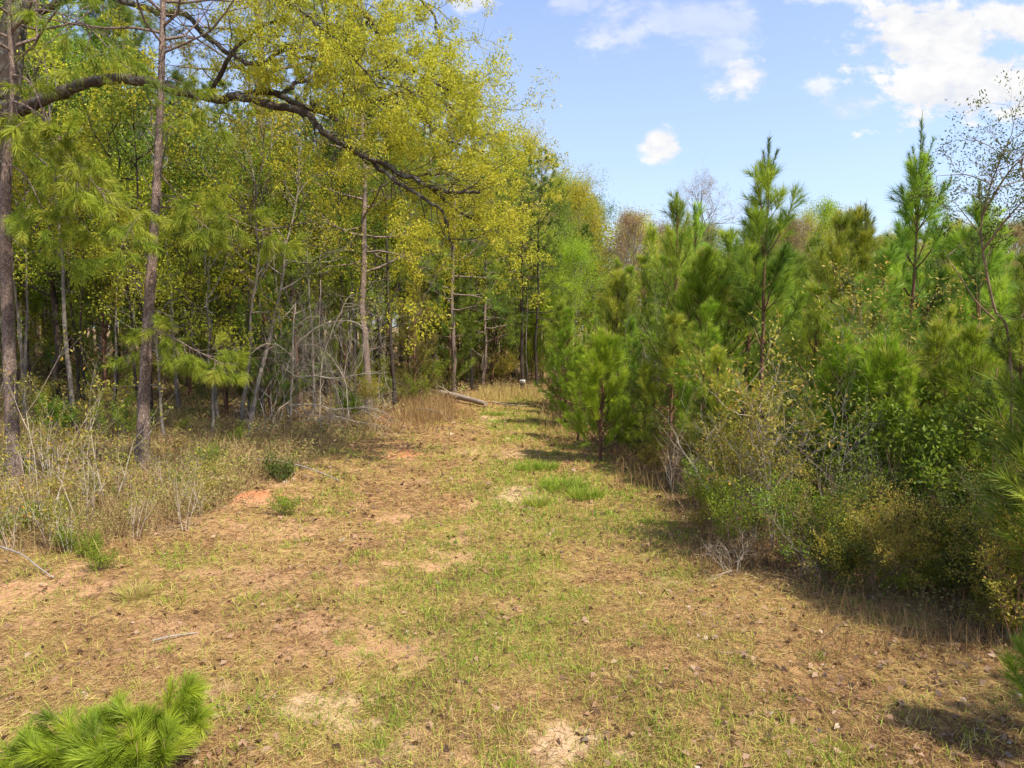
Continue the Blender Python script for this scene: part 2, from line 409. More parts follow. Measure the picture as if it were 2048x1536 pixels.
def hardwood(h, r, seed, base=.35, crown=3.2, nl=30, per=22, LS=.105, bark_m='grey_bark', leaf_m='leaf_yellow', sig=.27, lev=2, fork=False, wob=.09):
    g = np.random.default_rng(seed); w = MB(); c = MB(); n = 14; z = np.linspace(0, h * .9, n)
    tp = np.stack([np.cumsum(g.normal(0, wob, n)), np.cumsum(g.normal(0, wob, n)), z], 1); tp[0, :2] = 0
    tube(w, tp, r * (1 - .85 * z / (h * .9)) * (1 + .35 * np.exp(-z / .35)), 8, .5, rough=.04, g=g)
    def axis(zz): return np.array([np.interp(zz, z, tp[:, 0]), np.interp(zz, z, tp[:, 1]), zz])
    S = []; T = []
    for k in range(nl):
        f = (k + g.random()) / nl; zz = h * (base + (.9 - base) * f); a = k * 2.4 + g.normal(0, .4)
        prof = math.sin(math.pi * min(1, .22 + f * .72)) ** .8
        l = crown * prof * (.55 + .6 * g.random()) + .3; el = np.interp(f, [0, 1], [.35, 1.1]) + g.normal(0, .18)
        d = np.array([math.cos(a) * math.cos(el), math.sin(a) * math.cos(el), math.sin(el)])
        grow(S, T, axis(zz), d, l, .012 + r * .32 * (1 - .6 * f), lev, g, ang=.85, up=.06, nseg=4, kids=4, shrink=.5, jit=.17, tstart=.3)
    sticks(w, S, 4)
    if per:
        P = np.array([t[0] for t in T]); D = np.array([t[1] for t in T])
        cl = g.normal(.5, .17, len(P))
        keep = g.random(len(P)) < .85; P = P[keep]; D = D[keep]; cl = cl[keep]
        P = np.repeat(P, per, 0); D = np.repeat(D, per, 0); cl = np.repeat(cl, per)
        C = P + g.normal(0, sig, P.shape); d = nrm(D * .4 + g.normal(size=P.shape) * .8 + np.array([0, 0, -.25]))
        leaves(c, C, d, LS * (.7 + .6 * g.random(len(C))), LS * .5 * (.7 + .6 * g.random(len(C))), np.clip(cl + g.normal(0, .14, len(C)), 0, 1))
        return [('trunk', w.mesh('hardwood_wood', M[bark_m])), ('crown', c.mesh('hardwood_leaves', M[leaf_m]))]
    return [('trunk', w.mesh('hardwood_wood', M[bark_m]))]

def shrub(h, seed, stems=6, spread=.5, lev=2, kids=4, r=.012, per=5, LS=.04, sig=.05, twig_m='pale_twig', leaf_m='leaf_bush', jit=.2, up=.12, ang=.8, shrink=.55, lean=None, asp=.45):
    g = np.random.default_rng(seed); w = MB(); c = MB(); S = []; T = []
    for k in range(stems):
        a = k * 2.4 + g.normal(0, .5); e = spread * (.3 + .9 * g.random())
        d = n1(np.array([math.cos(a) * e, math.sin(a) * e, 1.]) + (np.array(lean) if lean else 0))
        p = np.array([math.cos(a), math.sin(a), 0]) * .05 * h * g.random() + np.array([0, 0, -.03])
        grow(S, T, p, d, h * (.55 + .35 * g.random()), r * (.7 + .5 * g.random()), lev, g, ang, up, 6, kids, shrink, jit, .25)
    sticks(w, S, 4)
    kit = [('stems', w.mesh('shrub_stems', M[twig_m]))]
    if per:
        P = np.array([t[0] for t in T]); D = np.array([t[1] for t in T])
        P = np.repeat(P, per, 0); D = np.repeat(D, per, 0); n = len(P); k = g.random(n) < .8; P = P[k]; D = D[k]; n = len(P)
        C = P + g.normal(0, sig, P.shape); d = nrm(D + g.normal(size=P.shape) * .9)
        leaves(c, C, d, LS * (.6 + .8 * g.random(n)), LS * asp * (.7 + .6 * g.random(n)), np.clip(g.normal(.5, .24, n), 0, 1))
        kit.append(('foliage', c.mesh('shrub_leaves', M[leaf_m])))
    return kit

# ------------------------------------------------------------------ camera, light, sky
cam = bpy.data.cameras.new('camera'); co = bpy.data.objects.new('camera', cam); COL.objects.link(co)
cam.sensor_width = 36; cam.lens = 36 * FPX / 2048; cam.clip_start = .05; cam.clip_end = 2000
co.location = (0, 0, CZ); co.rotation_euler = (math.pi / 2 - PITCH, 0, 0); sc.camera = co

SUN = nrm(np.array([.64, -.46, 1.14]))
sl = bpy.data.lights.new('sun', 'SUN'); sl.energy = 4.6; sl.angle = R(.5); sl.color = (1, .94, .83)
so = bpy.data.objects.new('sun', sl); COL.objects.link(so)
so.rotation_euler = Vector(-SUN).to_track_quat('-Z', 'Y').to_euler()

wd = bpy.data.worlds.new('World'); sc.world = wd; wd.use_nodes = True
nt = wd.node_tree; nd = nt.nodes; lk = nt.links; nd.clear()
def mth(op, a=None, b=None, c=None, clamp=False):
    n = nd.new('ShaderNodeMath'); n.operation = op; n.use_clamp = clamp
    for i, v in enumerate((a, b, c)):
        if v is None: continue
        if isinstance(v, (int, float)): n.inputs[i].default_value = v
        else: lk.new(v, n.inputs[i])
    return n.outputs[0]
sky = nd.new('ShaderNodeTexSky'); sky.sky_type = 'NISHITA'; sky.sun_disc = False
sky.sun_elevation = math.asin(SUN[2]); sky.sun_rotation = math.atan2(SUN[0], SUN[1])
sky.air_density = 1.0; sky.dust_density = .8; sky.ozone_density = 1.0
tc = nd.new('ShaderNodeTexCoord'); sx = nd.new('ShaderNodeSeparateXYZ'); lk.new(tc.outputs['Generated'], sx.inputs[0])
yy = mth('MAXIMUM', sx.outputs['Y'], .05)
u = mth('DIVIDE', sx.outputs['X'], yy); v = mth('DIVIDE', sx.outputs['Z'], yy)
cb = nd.new('ShaderNodeCombineXYZ'); lk.new(u, cb.inputs[0]); lk.new(v, cb.inputs[1])
def noise(scale, det=6, rough=.55, w=0.):
    mp = nd.new('ShaderNodeMapping'); mp.inputs['Location'].default_value = (w, w * .7, 0); mp.inputs['Scale'].default_value = (1, 1.6, 1)
    lk.new(cb.outputs[0], mp.inputs[0])
    n = nd.new('ShaderNodeTexNoise'); n.inputs['Scale'].default_value = scale; n.inputs['Detail'].default_value = det; n.inputs['Roughness'].default_value = rough
    lk.new(mp.outputs[0], n.inputs['Vector']); return n.outputs['Fac']
nA = noise(6, 7, .6); nB = noise(16, 6, .6, 3.1)
nC = noise(42, 6, .65, 7.7)
nz = mth('ADD', mth('ADD', mth('MULTIPLY', nA, .95), mth('MULTIPLY', nB, .65)), mth('MULTIPLY', nC, .3))         # about .95 mean
# puffs of cloud: centre and half-size, degrees-like slopes of the view direction
PUFF = [(1850, 80, 190, 70, 1.), (1960, 170, 200, 85, 1.15), (2040, 60, 150, 60, .9), (1495, 150, 62, 40, .75), (1637, 178, 36, 36, .55), (1322, 290, 34, 33, .85),
        (1225, 65, 85, 55, .42), (1390, 40, 190, 42, .30), (1450, 105, 60, 35, .35), (1700, 210, 60, 25, .35), (960, 5, 70, 22, .5), (1150, 10, 60, 25, .3), (1700, -30, 200, 40, .5), (2300, 200, 200, 100, 1.)]
cov = None
for (px, py, a, b, s) in PUFF:
    d = ray(px, py); d0 = ray(px - a, py); d1 = ray(px, py - b)
    du = abs(d[0] / d[1] - d0[0] / d0[1]); dv = abs(d1[2] / d1[1] - d[2] / d[1])
    eu = mth('MULTIPLY', mth('SUBTRACT', u, float(d[0] / d[1])), 1 / du); ev = mth('MULTIPLY', mth('SUBTRACT', v, float(d[2] / d[1])), 1 / dv)
    r = mth('SQRT', mth('ADD', mth('MULTIPLY', eu, eu), mth('MULTIPLY', ev, ev)))
    r = mth('ADD', r, mth('MULTIPLY', mth('SUBTRACT', .95, nz), 3.8))
    k = mth('MULTIPLY', mth('SUBTRACT', 1.2, r, clamp=False), 1.8 * s)
    k = mth('MINIMUM', mth('MAXIMUM', k, 0.), min(1., s + .1))
    cov = k if cov is None else mth('MAXIMUM', cov, k)
cl = mth('MULTIPLY', cov, mth('ADD', .62, mth('MULTIPLY', nB, .85)), clamp=True)
cl = mth('POWER', cl, 1.15, clamp=True)
hz = mth('MULTIPLY', mth('SUBTRACT', .50, v, clamp=True), 1.15, clamp=True)   # thin brightening of the lower sky
hi = nd.new('ShaderNodeMix'); hi.data_type = 'RGBA'; lk.new(hz, hi.inputs[0]); hs = nd.new('ShaderNodeHueSaturation'); hs.inputs['Hue'].default_value = .512; hs.inputs['Saturation'].default_value = .97; hs.inputs['Value'].default_value = 1.12; lk.new(sky.outputs[0], hs.inputs['Color']); lk.new(hs.outputs[0], hi.inputs[6]); hi.inputs[7].default_value = (1.8, 2.25, 3.25, 1)
mx = nd.new('ShaderNodeMix'); mx.data_type = 'RGBA'; lk.new(cl, mx.inputs[0]); lk.new(hi.outputs[2], mx.inputs[6]); cr_ = ramp(nd, [(.35, (3.1, 3.2, 3.45)), (.6, (3.9, 3.88, 3.85))]); lk.new(nB, cr_.inputs[0]); lk.new(cr_.outputs[0], mx.inputs[7])
bg = nd.new('ShaderNodeBackground'); bg.inputs['Strength'].default_value = .15; lk.new(mx.outputs[2], bg.inputs['Color'])
wo = nd.new('ShaderNodeOutputWorld'); lk.new(bg.outputs[0], wo.inputs['Surface'])
sc.view_settings.view_transform = 'Standard'; sc.view_settings.look = 'None'; sc.view_settings.gamma = 1; sc.view_settings.exposure = .80
sc.view_settings.use_curve_mapping = False
sc.cycles.use_denoising = True; sc.cycles.max_bounces = 8; sc.cycles.transparent_max_bounces = 4; sc.cycles.sample_clamp_indirect = 4
sc.cycles.use_adaptive_sampling = False

# ------------------------------------------------------------------ ground
CLAY = [(60, 1190, 130, 30, 1.0, 1), (440, 1380, 90, 22, .5, 0), (640, 1395, 70, 30, .9, 0), (690, 1450, 60, 22, .9, 0), (805, 1480, 70, 25, .8, 0), (1130, 1500, 80, 45, 1., 0), (290, 1490, 120, 25, .4, 0),
        (720, 1300, 120, 30, .6, 1), (1035, 992, 50, 12, .9, 0), (985, 840, 22, 9, 1., 0), (812, 906, 36, 9, 1., 2), (512, 992, 50, 16, 1., 2), (560, 1060, 120, 26, .45, 1), (1350, 1150, 40, 12, .7, 0), (640, 1250, 90, 26, .5, 1), (930, 905, 40, 12, .4, 0), (770, 832, 26, 9, .8, 2), (1030, 905, 40, 10, .45, 0), (350, 1270, 100, 30, .4, 1), (540, 1160, 160, 26, .4, 1)]
CL = []
for (px, py, a, b, s, kd) in CLAY:
    c = gp(px, py); e = gp(px + a, py); f = gp(px, py - b); CL.append((c[0], c[1], max(.1, abs(e[0] - c[0])), max(.1, abs(f[1] - c[1])), s, kd))
def clay_mask(x, y):
    m = np.zeros_like(x, dtype=float); red = np.zeros_like(x, dtype=float)
    nn = .7 * (fbm(x * 3.1, y * 3.1, 41, 4) - .47) + .9 * (fbm(x * 9, y * 9, 42, 3) - .44)
    for (cx, cy, a, b, s, kd) in CL:
        d = np.sqrt(((x - cx) / a) ** 2 + ((y - cy) / b) ** 2) * .8 + nn * 3.0
        k = s * sstep(1.15, .15, d) * .95
        m = np.maximum(m, k); red = np.maximum(red, k * (0, .55, 1.)[kd])
    spots = sstep(.60, .72, fbm(x * 1.3, y * 1.3, 77, 4)) * .8 * sstep(2.0, -1.5, x) * sstep(18, 9, y)
    return np.maximum(m, spots), np.maximum(red, spots * .5)
def green_mask(x, y):
    xr = x - .04 * (y - 10)
    band = np.exp(-((xr - .1) / 1.5) ** 2) * .55 + .25 * np.exp(-((xr - 2.2) / .8) ** 2)
    n = fbm(x * .9, y * .9, 21, 4); n2 = fbm(x * 3.3, y * 3.3, 57, 3)
    return np.clip(band + (n - .47) * 2.1 + (n2 - .45) * 1.2 + .02 + .1 * sstep(9, 18, y), 0, 1)
def woods_mask(x, y):   # 1 inside the woods' floor on either side of the track
    le = np.interp(y, [8.2, 8.8, 9.2, 10, 11, 13, 16, 19, 22, 27, 32], [-30, -7.5, -5.6, -5.05, -4.6, -4.6, -4.3, -4.3, -3.6, -2.5, -1.6])
    re = np.interp(y, [5.2, 6.4, 7, 7.6, 8.35, 8.85, 10.3, 14.3, 17.7, 25, 31], [9, 4.9, 4.45, 4.0, 3.5, 2.9, 2.8, 2.75, 2.2, 1.6, 1.3])
    nn = 1.1 * (fbm(x * .9, y * .9, 5, 4) - .47)
    left = sstep(.3, -.6, x - le + nn); rt = sstep(-.35, .45, x - re + nn)
    far = sstep(31, 36, y)
    return np.maximum(np.maximum(left, rt), far)

xs = np.arange(-9, 9.01, .075); ex = 9 + np.cumsum(.09 * 1.085 ** np.arange(70)); ex = ex[ex < 420]
xs = np.concatenate([-ex[::-1], xs, ex])
ys = np.concatenate([np.array([-60, -30, -15, -8, -4, -2, 0, 1.]), np.arange(2, 16, .075), 16 + np.cumsum(.08 * 1.055 ** np.arange(110))])
ys = ys[ys < 600]
X, Y = np.meshgrid(xs, ys)
Z = H(X, Y)
near = sstep(22, 12, np.hypot(X, Y))
Z = Z + near * .035 * (fbm(X * 5, Y * 5, 88, 3) - .45) 
V = np.stack([X, Y, Z], -1).reshape(-1, 3); ny, nx = X.shape
i = np.arange(ny - 1)[:, None]; j = np.arange(nx - 1)[None]
F = np.stack(np.broadcast_arrays(i * nx + j, i * nx + j + 1, (i + 1) * nx + j + 1, (i + 1) * nx + j), -1).reshape(-1, 4)
g = MB(); g.add(V, F, green_mask(X, Y).ravel())
gme = g.mesh('ground', None)
cm, rd = clay_mask(X, Y)
for nm, dat in (('clay', cm), ('red', rd), ('woods', woods_mask(X, Y))):
    a = gme.attributes.new(nm, 'FLOAT', 'POINT'); a.data.foreach_set('value', dat.ravel().astype(np.float32))
m, nt, nd, lk = new_mat('ground_soil')
tc = nd.new('ShaderNodeTexCoord')
def gnoise(s, det=8, rough=.65, sc3=(1, 1, 1)):
    mp = nd.new('ShaderNodeMapping'); mp.inputs['Scale'].default_value = sc3; lk.new(tc.outputs['Object'], mp.inputs[0])
    n = nd.new('ShaderNodeTexNoise'); n.inputs['Scale'].default_value = s; n.inputs['Detail'].default_value = det; n.inputs['Roughness'].default_value = rough
    lk.new(mp.outputs[0], n.inputs['Vector']); return n
def attr(nm):
    a = nd.new('ShaderNodeAttribute'); a.attribute_name = nm; return a.outputs['Fac']
def mix(f, a, b, mode='MIX'):
    n = nd.new('ShaderNodeMix'); n.data_type = 'RGBA'; n.blend_type = mode
    for s_, v_ in ((0, f), (6, a), (7, b)):
        if isinstance(v_, (int, float)): n.inputs[s_].default_value = v_
        elif isinstance(v_, tuple): n.inputs[s_].default_value = (*v_, 1)
        else: lk.new(v_, n.inputs[s_])
    return n.outputs[2]
r1 = ramp(nd, [(.25, (.12, .062, .030)), (.42, (.27, .155, .066)), (.6, (.42, .265, .115)), (.8, (.54, .39, .19))]); lk.new(gnoise(9).outputs['Fac'], r1.inputs[0])
r2 = ramp(nd, [(.3, (.55, .5, .45)), (.7, (1.2, 1.15, 1.1))]); lk.new(gnoise(55, 6, .7).outputs['Fac'], r2.inputs[0])
soil = mix(.85, r1.outputs[0], r2.outputs[0], 'MULTIPLY')
rg = ramp(nd, [(.3, (.15, .15, .025)), (.7, (.36, .34, .06))]); lk.new(gnoise(26).outputs['Fac'], rg.inputs[0])
gf = nd.new('ShaderNodeMath'); gf.operation = 'MULTIPLY'; lk.new(attr('tint'), gf.inputs[0]); gf.inputs[1].default_value = .55
soil = mix(gf.outputs[0], soil, rg.outputs[0])
rw = ramp(nd, [(.3, (.13, .085, .05)), (.55, (.28, .19, .105)), (.75, (.40, .29, .16))]); lk.new(gnoise(14).outputs['Fac'], rw.inputs[0])
wf = nd.new('ShaderNodeMath'); wf.operation = 'MULTIPLY'; lk.new(attr('woods'), wf.inputs[0]); wf.inputs[1].default_value = .85
soil = mix(wf.outputs[0], soil, rw.outputs[0])
rc = ramp(nd, [(.3, (.42, .26, .13)), (.7, (.60, .43, .26))]); lk.new(gnoise(20).outputs['Fac'], rc.inputs[0])
rr = ramp(nd, [(.3, (.34, .12, .05)), (.7, (.52, .23, .10))]); lk.new(gnoise(22).outputs['Fac'], rr.inputs[0])
soil = mix(attr('clay'), soil, rc.outputs[0]); soil = mix(attr('red'), soil, rr.outputs[0])
pb = nd.new('ShaderNodeBsdfPrincipled'); pb.inputs['Roughness'].default_value = .95; pb.inputs['Specular IOR Level'].default_value = .1
lk.new(soil, pb.inputs['Base Color'])
bp = nd.new('ShaderNodeBump'); bp.inputs['Strength'].default_value = .8; bp.inputs['Distance'].default_value = .03; lk.new(gnoise(40, 8, .7).outputs['Fac'], bp.inputs['Height']); lk.new(bp.outputs[0], pb.inputs['Normal'])
o = nd.new('ShaderNodeOutputMaterial'); lk.new(pb.outputs[0], o.inputs['Surface'])
gme.materials.append(m)
tagp(link('ground', gme), kind='structure')

# ------------------------------------------------------------------ grass, straw, leaf litter, weeds (nobody could count these)
def wedge(n, y0, y1, fall=1.0, pad=1.12):
    """points in the view wedge, density falling with distance"""
    t = rng.random(n)
    y = y0 * (y1 / y0) ** t if fall == 1. else (y0 ** (1 - fall) + t * (y1 ** (1 - fall) - y0 ** (1 - fall))) ** (1 / (1 - fall))
    x = (rng.random(n) * 2 - 1) * .76 * pad * (y + .6)
    return x, y
def lie(n, tilt0, tilt1):
    a = rng.random(n) * 6.283; e = tilt0 + (tilt1 - tilt0) * rng.random(n)
    return np.stack([np.cos(a) * np.cos(e), np.sin(a) * np.cos(e), np.sin(e)], 1)
def gz(x, y): return H(x, y)

# living grass
x, y = wedge(270000, 3.6, 36); gm = green_mask(x, y); cm_, _ = clay_mask(x, y); wm = woods_mask(x, y)
k = rng.random(len(x)) < (.10 + .95 * gm) * (1 - .85 * cm_) * (1 - .8 * wm); x, y, gm = x[k], y[k], gm[k]; n = len(x)
mb = MB(); sz = np.clip(y / 9, .75, 2.2)
needles(mb, np.stack([x, y, gz(x, y) - .005], 1), lie(n, .55, 1.45), (.05 + .11 * rng.random(n) ** 1.5) * (.8 + .3 * sz), .0074 * sz * (.7 + .6 * rng.random(n)), np.clip(.58 + .36 * gm + rng.normal(0, .15, n), .35, 1), .15, 2)
tagp(link('grass', mb.mesh('grass', M['grass'])), kind='stuff')
# dead straw lying in it
x, y = wedge(270000, 3.4, 36); cm_, _ = clay_mask(x, y); wm = woods_mask(x, y)
k = rng.random(len(x)) < (1 - .75 * cm_) * (1 - .45 * wm); x, y = x[k], y[k]; n = len(x); wm = wm[k]
mb = MB(); sz = np.clip(y / 9, .7, 2.4)
needles(mb, np.stack([x, y, gz(x, y) + .004 + .012 * rng.random(n)], 1), lie(n, -.02, .55 ), (.05 + .11 * rng.random(n)) * (.8 + .3 * sz), .0064 * sz * (.6 + .8 * rng.random(n)), np.clip(rng.normal(.24, .16, n) + (fbm(x * 1.4, y * 1.4, 4, 4) - .47) * .8 - .08 * wm, 0, .55), .25, 2)
tagp(link('dry_grass', mb.mesh('dry_grass', M['grass'])), kind='stuff')
# fallen leaves
x, y = wedge(26000, 3.6, 30, 1.0); wm = woods_mask(x, y); cl_ = fbm(x * .8, y * .8, 71, 4)
k = rng.random(len(x)) < .18 + .5 * wm + 1.6 * np.clip(cl_ - .5, 0, 1) + .25 * sstep(1, 3, x); x, y = x[k], y[k]; n = len(x)
mb = MB(); sz = np.clip(y / 10, .85, 1.6)
L = (.04 + .075 * rng.random(n)) * sz
D = lie(n, -.1, .5)
leaves(mb, np.stack([x, y, gz(x, y) + .012], 1), D, L, L * .55, np.clip(rng.normal(.5, .22, n), 0, 1), .5)
tagp(link('fallen_leaves', mb.mesh('fallen_leaves', M['dead_leaf'])), kind='stuff')
# weeds, brambles and dead stems on the woods' floor
x, y = wedge(330000, 6.3, 48, 1.05); wm = woods_mask(x, y); k = rng.random(len(x)) < wm * (.35 + 1.1 * np.clip(fbm(x * 1.1, y * 1.1, 33, 3) - .2, 0, 1)); x, y = x[k], y[k]; n = len(x)
mb = MB(); sz = np.clip(y / 11, .8, 3.); hh = np.clip((fbm(x * .7, y * .7, 13, 3) - .22) * 1.0, .06, .5) * sstep(0, .8, woods_mask(x, y))
h_ = hh * rng.random(n) ** 1.3 * np.where(x < 0, 1., .8)
gn = fbm(x * .9, y * .9, 63, 3)
leaves(mb, np.stack([x, y, gz(x, y) + h_], 1), lie(n, -.4, .9), .05 * sz * (.6 + .8 * rng.random(n)), .021 * sz * (.7 + .7 * rng.random(n)), np.clip(np.where(x < 0, .32, .24) + (gn - .45) * 1.6 + rng.normal(0, .2, n), 0, 1), .3)
ns = 42000
x, y = wedge(ns, 6.3, 45, 1.2); wm = woods_mask(x, y); k = rng.random(ns) < wm; x, y = x[k], y[k]; n = len(x); sz = np.clip(y / 11, .8, 2.6)
needles(mb, np.stack([x, y, gz(x, y) - .01], 1), lie(n, .35, 1.5), .15 + .55 * rng.random(n) ** 2, .006 * sz, np.clip(rng.normal(.15, .1, n), 0, .3), .05, 2)
for n_, (a_, b_) in ((40000, (0, 1)), (13000, (1, 0))):
    px = -120 + 900 * rng.random(n_); py = np.interp(px, [-120, 200, 330, 450, 520, 640, 780], [1110, 1115, 1075, 1035, 985, 935, 860]) - 230 * rng.random(n_) ** 1.15
    dep = CAM_H / np.maximum(np.tan(np.arctan((py - 768) / FPX) + PITCH), .05); y = dep; x = (px - 1024) / FPX * (y + .3); dn = fbm(x * 1.3, y * 1.3, 19, 3)
    k = (rng.random(n_) < np.clip((dn - .25) * 3.2, 0.05, 1)) & (y < 26); x, y, dn = x[k], y[k], dn[k]; n = len(x); sz = np.clip(y / 11, .85, 2.2)
    if b_: leaves(mb, np.stack([x, y, gz(x, y) + .36 * rng.random(n) ** 1.4 * np.clip(dn * 1.5, .2, 1)], 1), lie(n, -.4, .9), .05 * sz * (.6 + .8 * rng.random(n)), .02 * sz, np.clip(.31 + (dn - .45) * 1.2 + rng.normal(0, .24, n), 0, 1), .3)
    else: needles(mb, np.stack([x, y, gz(x, y) - .01], 1), lie(n, .7, 1.5), .2 + .6 * rng.random(n) ** 2, .0075 * sz, np.clip(rng.normal(.26, .1, n), 0, .4), .06, 2)
tagp(link('undergrowth', mb.mesh('undergrowth', M['weed'])), kind='stuff')
# tall straw-coloured grass at the end of the track and along the verges
mb = MB()
def stand(px0, px1, y0, y1, n, h0, h1, tint=.28, w=.008):
    px = px0 + (px1 - px0) * rng.random(n); yy = y0 + (y1 - y0) * rng.random(n); x = np.array([gx(a, b) for a, b in zip(px, yy)])
    needles(mb, np.stack([x, yy, gz(x, yy) - .01], 1), lie(n, .95, 1.5), h0 + (h1 - h0) * rng.random(n), w, np.clip(rng.normal(tint, .08, n), 0, .7), .12, 2)
stand(800, 905, 22, 28, 2300, .25, .75, .2, .012); stand(905, 950, 22.5, 25.5, 500, .15, .3, .25, .012); stand(690, 880, 20, 25, 1200, .2, .5, .2, .011); stand(960, 1080, 29, 33, 1200, .3, .7, .42, .013)
stand(1080, 1200, 18, 27, 1100, .2, .5, .27, .010); stand(1230, 1420, 13, 17, 900, .25, .6, .2, .008); stand(1340, 1620, 8.6, 11.5, 1100, .12, .4, .22, .006); stand(1600, 2060, 6.2, 9, 1700, .12, .45, .17, .005)
stand(250, 520, 12.5, 17, 900, .2, .55, .25, .008); stand(-30, 300, 8.6, 11.5, 900, .2, .5, .22, .006)
tagp(link('tall_dry_grass', mb.mesh('tall_dry_grass', M['grass'])), kind='stuff')

# ================================================================== LEFT SIDE: two near pines and the spreading oak
def tree_root(name, label, cat, p, group=None):
    return thing(name, label, cat, p, group=group)
def rel(P, root): return np.asarray(P) - np.array(root)

def spray_branch(parent, base, pts, seed, nsh=7, nn=70, NL=.2, NW=.007, wood='pine_bark', leaf='needle_gold', r=.02, tint=.6, sh=.35, hang=.25, t0=.35):
    """a pine bough along the world points PTS with hanging needle tufts, built as part > sub-part of PARENT"""
    g = np.random.default_rng(seed); w = MB(); c = MB()
    P = spline(rel(pts, base), 4 * len(pts)); n = len(P)
    tube(w, P, np.linspace(r, r * .3, n), 6); S = []
    for k in range(nsh):
        t = t0 + (1 - t0) * (k + g.random()) / nsh; i = min(n - 2, int(t * (n - 1))); d = n1(P[i + 1] - P[i]); e = g.normal(size=3); e -= e.dot(d) * d
        d2 = n1(d * .7 + n1(e) * .75 + np.array([0, 0, -hang])); T = []
        grow(S, T, P[i], d2, sh * (.7 + .8 * g.random()), r * .42, 1, g, ang=.8, up=-.03, nseg=3, kids=3, shrink=.6)
        for q, dd in T:
            if g.random() < .85: brush(c, q - dd * .10, q + dd * .10, int(nn * (.3 + 1.1 * g.random())), NL * (.75 + .4 * g.random()), NW, tint + g.normal(0, .16), spread=.9 + .3 * g.random(), droop=.1 + .3 * g.random(), segs=2, g=g)
    brush(c, P[-2], P[-1] + .1 * n1(P[-1] - P[-2]), nn, NL, NW, tint + .08, spread=1., droop=.2, segs=2, g=g)
    sticks(w, S, 4)
    b = link('branch', w.mesh('pine_bough', M[wood]), parent)
    link('needles', c.mesh('pine_bough_needles', M[leaf]), b)
    return b

def near_pine(label, px_list, r0, r1, seed, name='pine_tree'):
    """PX_LIST: (px, py, Y) up the stem; continues above the frame"""
    pts = [at(*p) for p in px_list]
    b = ground(px_list[0][0], px_list[0][2]); pts[0] = b - np.array([0, 0, .1])
    pts[0][2] = b[2] - .1
    top = pts[-1] + (pts[-1] - pts[-2]) / np.linalg.norm(pts[-1] - pts[-2]) * 5.5
    pts.append(top)
    root = tree_root(name, label, 'pine tree', b)
    w = MB(); P = spline(rel(pts, b), 260); n = len(P); g = np.random.default_rng(seed)
    rad = np.linspace(r0, r1 * .4, n) * (1 + .35 * np.exp(-np.maximum(P[:, 2], 0) / .35))
    tube(w, P, rad, 22, rough=.05, g=g)
    S = []
    for k in range(16):                                   # dead snags
        i = int(n * (.25 + .7 * g.random())); a = g.random() * 6.28; grow(S, [], P[i], n1(np.array([math.cos(a), math.sin(a), -.1])), .3 + .7 * g.random(), .010, 1, g, nseg=3, kids=3, up=-.06)
    sticks(w, S, 4); link('trunk', w.mesh('near_pine_stem', M['pine_bark']), root)
    # crown above the picture
    c = MB(); w2 = MB(); S = []
    for k in range(26):
        f = k / 26; i = int(n * (.74 + .25 * f)); a = k * 2.4; l = 2.2 * (1 - .6 * f); T = []
        grow(S, T, P[i], n1(np.array([math.cos(a), math.sin(a), .25])), l, .03, 2, g, ang=.7, kids=3, shrink=.45, nseg=4)
        for q, dd in T: brush(c, q - dd * .12, q + dd * .12, 14, .2, .007, .55 + g.normal(0, .1), spread=1., droop=.15, g=g)
    sticks(w2, S, 4); cr = link('crown', c.mesh('near_pine_needles', M['needle_tall']), root); link('limb', w2.mesh('near_pine_limbs', M['pine_bark']), cr)
    return root, b

lp, lb = near_pine('rough scaly pine trunk at the very edge of the picture, oak limb behind it', [(32, 985, 13.2), (22, 800, 13.2), (12, 500, 13.2), (14, 330, 13.2), (28, 200, 13.2), (17, -30, 13.2)], .125, .10, 1)
spray_branch(lp, lb, [at(20, 150, 13.2), at(60, 165, 12.9), at(100, 260, 12.4), at(140, 370, 12.0)], 21, 11, 80, r=.024, tint=.74, sh=.5, NW=.008)
spray_branch(lp, lb, [at(22, 200, 13.2), at(80, 230, 12.6), at(150, 320, 12.0), at(215, 400, 11.7)], 22, 12, 80, r=.022, tint=.70, sh=.5, NW=.008)
spray_branch(lp, lb, [at(25, 180, 13.2), at(70, 230, 13.4), at(120, 330, 13.2), at(160, 450, 12.8)], 23, 10, 80, r=.02, tint=.66, sh=.5, NW=.008)
spray_branch(lp, lb, [at(18, 30, 13.2), at(90, 20, 12.5), at(170, 50, 12.0), at(220, 100, 11.8)], 24, 8, 70, r=.02, tint=.6, sh=.45)
spray_branch(lp, lb, [at(14, 330, 13.2), at(50, 350, 12.9), at(90, 430, 12.6), at(120, 520, 12.3)], 25, 8, 70, r=.016, tint=.6, sh=.4)

sp, sb = near_pine('slim leaning pine with reddish scaly bark and one low green bough', [(286, 965, 13.9), (288, 800, 13.9), (299, 600, 13.9), (312, 400, 13.9), (322, 180, 13.9), (327, -30, 13.9)], .128, .080, 2)
spray_branch(sp, sb, [at(298, 655, 13.9), at(340, 672, 13.6), at(390, 700, 13.3), at(450, 730, 13.1)], 31, 17, 80, r=.018, tint=.66, sh=.36, NW=.006, t0=.1)
spray_branch(sp, sb, [at(298, 655, 13.9), at(275, 670, 13.5), at(268, 700, 13.3)], 32, 3, 60, r=.010, tint=.55, sh=.25, NW=.006)
spray_branch(sp, sb, [at(312, 392, 13.9), at(350, 395, 13.6), at(380, 425, 13.3), at(420, 460, 13.0)], 33, 8, 70, r=.014, tint=.58, sh=.4, NW=.006)
spray_branch(sp, sb, [at(312, 420, 13.9), at(290, 425, 13.5), at(262, 455, 13.2), at(240, 500, 13.)], 34, 6, 60, r=.012, tint=.55, sh=.35, NW=.006)
